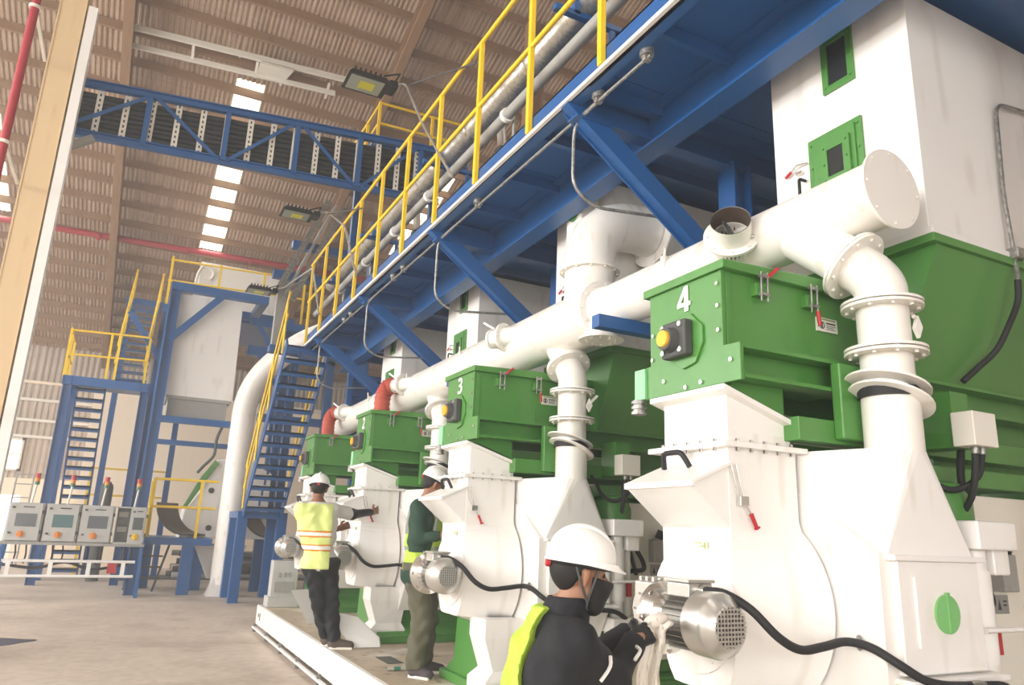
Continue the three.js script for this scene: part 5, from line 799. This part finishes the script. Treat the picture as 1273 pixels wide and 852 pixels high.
  return { t, torso, arm, leg, foot, J, F, R, hipC, shC, mid, hp };
}
const navy = std({ color: 0x191b20, roughness: 0.85 }), tee = std({ color: 0xd9d6d2, roughness: 0.9 }), hiVis = std({ map: paintTex(hex(0xe0ec94), hex(0xcbd879), 0.5, 0.4), roughness: 0.7 }), hiVis2 = std({ map: paintTex(hex(0xb4d648), hex(0x98ba3c), 0.5, 0.4), roughness: 0.7 }), reflect = std({ color: 0xf0efe9, roughness: 0.35 }), darkGreen = std({ map: paintTex(hex(0x274336), hex(0x1c3027), 0.7, 0.3), roughness: 0.9 }), olive = std({ map: paintTex(hex(0x5c5a48), hex(0x454437), 0.8, 0.4), roughness: 0.9 }), boot = std({ color: 0x5a4f48, roughness: 0.8 }), sneaker = std({ color: 0x4a4346, roughness: 0.8 });
const shirtOf = (p, mat, wristCut, name = 'shirt', off = 0.012) => cloth(p.t, name, [...p.torso, ...p.arm('L'), ...p.arm('R')], off, [above(p.hipC.y - 0.04), side(Y1, p.J.neck.clone().add(V(0, 0.01, 0))), ...['L', 'R'].map((s) => { const d = p.J['wr' + s].clone().sub(p.J['el' + s]).normalize(), c = p.J['el' + s].clone().lerp(p.J['wr' + s], wristCut); return (q) => q.distanceTo(c) < 0.1 ? d.dot(q) - d.dot(c) : -1; })], mat, 0.012);
const trousersOf = (p, mat, off = 0.02) => cloth(p.t, 'trousers', [p.torso[0], [p.hipC, p.hipC.clone().add(V(0, 0.1, 0)), 0.13, 0.125], ...p.leg('L').map((b) => [b[0], b[1], b[2], Math.max(b[3], 0.05)]), ...p.leg('R').map((b) => [b[0], b[1], b[2], Math.max(b[3], 0.05)])], off, [below(p.hipC.y + 0.09), above(Math.min(p.J.anL.y, p.J.anR.y) - 0.02)], mat, 0.012, 1.6, undefined, 0.03);
const bootsOf = (p, mat, name) => { for (const s of ['L', 'R']) { const b = [...p.foot(s), [p.J['an' + s].clone().add(V(0, 0.04, 0)), p.J['an' + s].clone().add(V(0, -0.03, 0)), 0.045, 0.045]], g = cloth(p.t, name, b, 0.012, [above(p.base)], mat, 0.008, 0.3); const z = p.J['an' + s].clone(), e = p.J['toe' + s].clone(); z.y = e.y = p.base + 0.012; part(g, 'sole', beam(z.clone().lerp(e, -0.25), e.clone().lerp(z, -0.18), 0.095, 0.022), M.offwhite); } };
function band(p, torso, off, y, h, mat, name = 'reflective_band', extra = []) { return cloth(p.t, name, torso, off, [below(y + h / 2), above(y - h / 2), ...extra], mat, 0.009, 0.7); }
// worker in back view on the conveyor
{
  const J = { neck: V(1.89, 1.9, 8.3), head: V(1.89, 2.055, 8.31), shL: V(1.735, 1.83, 8.3), shR: V(2.055, 1.84, 8.32), elL: V(1.9, 1.56, 8.48), wrL: V(2.24, 1.65, 8.6), elR: V(2.34, 1.81, 8.5), wrR: V(2.62, 1.845, 8.66), hipL: V(1.91, 1.26, 8.3), hipR: V(2.07, 1.26, 8.32), knL: V(2.02, 0.86, 8.36), knR: V(2.16, 0.86, 8.36), anL: V(2.2, 0.49, 8.6), anR: V(2.22, 0.49, 8.36), toeL: V(2.32, 0.436, 8.72), toeR: V(2.38, 0.436, 8.3),
    hdL: { dir: V(0.9, 0.35, 0.2), n: V(0, -0.3, 1), curl: 0.6 }, hdR: { dir: V(0.75, 0.25, 0.6), n: V(-0.5, 0, 0.8), curl: 0.25 } };
  const p = makePerson({ label: 'worker seen from behind in a yellow vest, one arm stretched to a machine', base: V(2.15, 0.4, 8.4), J, F: V(0.12, 0, 1), HF: V(0.3, -0.12, 1), skin: 0x8a5c44, hatTilt: 0.06 }); p.base = 0.4;
  const tr = [...p.torso, ...p.arm('L').slice(0, 1), ...p.arm('R').slice(0, 1)];
  cloth(p.t, 'shirt', [...p.torso, [J.shL, p.mid(J.shL, J.elL, 0.75), 0.068, 0.062], [J.shR, p.mid(J.shR, J.elR, 0.75), 0.068, 0.062]], 0.012, [above(1.2), below(1.92)], tee, 0.012, 1.2, 'white short-sleeved shirt');
  for (const s of ['R', 'L']) cloth(p.t, 'arm_sleeve', p.arm(s), 0.008, [(() => { const d = J['wr' + s].clone().sub(J['el' + s]).normalize(); return side(d, J['wr' + s].clone().addScaledVector(d, s === 'R' ? -0.02 : -0.2)); })(), (() => { const d = J['el' + s].clone().sub(J['sh' + s]).normalize(); return side(d.clone().negate(), p.mid(J['sh' + s], J['el' + s], 0.72)); })()], M.black, 0.009, 0.6, 'black arm sleeve');
  const armholes = [notBall(p.mid(J.shL, J.elL, 0.35), 0.1), notBall(p.mid(J.shR, J.elR, 0.35), 0.12), below(1.9), above(1.22)];
  armholes.push(side(p.R, p.shC.clone().addScaledVector(p.R, 0.165)));
  const vest = cloth(p.t, 'safety_vest', p.torso, 0.026, armholes, hiVis, 0.012, 1.2, 'pale yellow safety vest');
  for (const y of [1.58, 1.44]) { band(p, p.torso, 0.03, y, 0.075, M.orange, 'orange_edge', armholes); band(p, p.torso, 0.034, y, 0.042, reflect, 'reflective_band', armholes); }
  trousersOf(p, navy, 0.018); bootsOf(p, boot, 'boot');
}
// worker in dark green beside the second mill
{
  const q = (x, y, r) => V(x, y, r + 0.1);
  const J = { neck: q(2.575, 1.94, 6.68), head: q(2.625, 2.085, 6.65), shL: q(2.69, 1.86, 6.81), shR: q(2.455, 1.86, 6.55), elL: q(2.8, 1.6, 6.86), wrL: q(2.82, 1.65, 6.6), elR: q(2.42, 1.59, 6.45), wrR: q(2.62, 1.63, 6.32), hipL: q(2.62, 1.29, 6.74), hipR: q(2.5, 1.29, 6.6), knL: q(2.68, 0.86, 6.74), knR: q(2.56, 0.86, 6.56), anL: q(2.66, 0.49, 6.76), anR: q(2.52, 0.49, 6.56), toeL: q(2.81, 0.436, 6.68), toeR: q(2.6, 0.436, 6.43),
    hdL: { dir: V(0.6, 0.5, -0.3), n: V(-0.5, 0.5, 0), curl: 0.7 }, hdR: { dir: V(0.85, 0.35, 0.15), n: V(0.2, 0.2, 1), curl: 0.85 } };
  const p = makePerson({ label: 'worker in dark green shirt and olive trousers standing close behind a motor', base: V(2.58, 0.4, 6.75), J, F: V(0.75, 0, -0.62), HF: V(1, -0.35, -0.15), skin: 0x9a6a50, hatTilt: 0.1 }); p.base = 0.4;
  shirtOf(p, darkGreen, 0.9); band(p, p.torso, 0.044, 1.24, 0.14, darkGreen, 'shirt_tail');
  const ah = [notBall(p.mid(J.shL, J.elL, 0.3), 0.11), notBall(p.mid(J.shR, J.elR, 0.35), 0.125), below(1.92), above(1.27), (x) => x.y > 1.47 ? p.R.dot(x) - p.R.dot(p.shC) - 0.105 : -1];
  cloth(p.t, 'safety_vest', p.torso, 0.034, ah, hiVis2, 0.012, 1.2, 'yellow-green safety vest');
  const grey = std({ color: 0x8f948a, roughness: 0.4 }); band(p, p.torso, 0.039, 1.5, 0.05, grey, 'reflective_band', ah); cloth(p.t, 'shoulder_band', p.torso, 0.039, [...ah, above(1.62), (x) => Math.abs(p.R.dot(x) - p.R.dot(J.shR) + 0.075) - 0.025], grey, 0.009, 0.5);
  trousersOf(p, olive, 0.036); bootsOf(p, sneaker, 'sneaker');
}
// worker in the foreground
{
  const J = { neck: V(1.51, 1.39, 2.5), head: V(1.565, 1.53, 2.455), shL: V(1.57, 1.3, 2.68), shR: V(1.46, 1.3, 2.33), elL: V(1.83, 1.16, 2.8), wrL: V(2.06, 1.28, 2.82), elR: V(1.7, 1.165, 2.44), wrR: V(1.945, 1.275, 2.62), hipL: V(1.44, 0.82, 2.64), hipR: V(1.38, 0.82, 2.46), knL: V(1.5, 0.44, 2.66), knR: V(1.46, 0.44, 2.44), anL: V(1.42, 0.09, 2.68), anR: V(1.38, 0.09, 2.42), toeL: V(1.58, 0.036, 2.66), toeR: V(1.54, 0.036, 2.38),
    hdL: { dir: V(0.9, 0.15, 0.1), n: V(0, -0.6, -0.6), curl: 0.8 }, hdR: { dir: V(0.85, 0.2, 0.3), n: V(0, -0.4, 0.8), curl: 0.9 } };
  const p = makePerson({ label: 'worker in the foreground in black with a black face mask, wiping a motor', base: V(1.42, 0, 2.55), J, F: V(0.95, 0, -0.22), HF: V(0.95, -0.1, -0.3), skin: 0x9c7157, mask: true, strap: true, hatTilt: 0.02 }); p.base = 0;
  shirtOf(p, navy, 0.95, 'jacket', 0.016); cloth(p.t, 'collar', [[J.neck.clone().add(V(0, -0.06, 0)), p.mid(J.neck, J.head, 0.5), 0.09, 0.066]], 0.012, [above(1.3), below(1.455)], navy, 0.008, 0.3);
  const ah = [notBall(J.shR.clone().add(V(0.05, -0.07, -0.05)), 0.27), notBall(J.shL.clone().add(V(0.05, 0, 0.1)), 0.15), below(1.42), above(0.8), (x) => -(p.F.dot(x) - p.F.dot(p.hipC)) - 1];
  cloth(p.t, 'safety_vest', p.torso, 0.042, ah, hiVis2, 0.01, 1, 'lime green safety vest');
  for (const [a, b] of [[V(1.475, 1.36, 2.315), V(1.51, 1.37, 2.33)], [V(1.56, 1.19, 2.31), V(1.6, 1.27, 2.31)], [V(1.78, 1.235, 2.41), V(1.84, 1.27, 2.48)]]) part(p.t, 'sleeve_stripe', sweep(smooth([a, a.clone().lerp(b, 0.5).add(V(0.01, 0.01, -0.015)), b], 6), 0.007, 6), reflect, 'white reflective stripe');
  trousersOf(p, navy, 0.02); bootsOf(p, boot, 'boot');
  cloth(p.t, 'glove', handBones(J.wrR, J.hdR.dir, J.hdR.n, J.hdR.curl), 0.004, [], M.black, 0.005, 0, 'black glove', 0.008);
}
{ // rag: a folded cloth hanging from the hand
  const pos = [], idx = [], nu = 36, nv = 40, right = V(0.86, 0, -0.5), dep = V(0.5, 0, 0.86), top = V(2.06, 1.335, 2.68);
  for (let s = 0; s < 2; s++) for (let j = 0; j <= nv; j++) for (let i = 0; i <= nu; i++) {
    const u = i / nu * 2 - 1, v = j / nv, w = lerp(0.055, 0.075, v) + 0.045 * Math.exp(-((v - 0.03) ** 2) / 0.004), fold = Math.sin(u * 7 + v * 2.2) * 0.022 + Math.sin(u * 13 - v * 3) * 0.009 + Math.sin(v * 9 + u * 3) * 0.008;
    const q = top.clone().addScaledVector(right, u * w - 0.03 * v + 0.012 * Math.sin(v * 7)).addScaledVector(dep, fold - (s ? 0.004 : 0) - 0.02 * Math.cos(u * 1.5)).add(V(0, -v * (0.34 + 0.03 * Math.sin(u * 4)) + 0.01 * Math.sin(u * 9), 0)); pos.push(q.x, q.y, q.z);
  }
  const n = (nu + 1) * (nv + 1); for (let s = 0; s < 2; s++) for (let j = 0; j < nv; j++) for (let i = 0; i < nu; i++) { const a = s * n + j * (nu + 1) + i, b = a + 1, c = a + nu + 1, d = c + 1; s ? idx.push(a, c, b, b, c, d) : idx.push(a, b, c, b, d, c); }
  const g = new THREE.BufferGeometry(); g.setAttribute('position', new THREE.Float32BufferAttribute(pos, 3)); g.setIndex(idx); g.computeVertexNormals();
  one('cleaning_rag', [g, new THREE.SphereGeometry(1, 20, 12).scale(0.062, 0.03, 0.04).rotateZ(0.2).translate(2.1, 1.335, -2.69)], std({ map: paintTex(hex(0xe9e2d8), hex(0xa8937c), 1.0, 0.25), roughness: 0.95 }), 'dirty white rag hanging from the gloved hand', 'rag');
}
renderer.render(scene, camera);
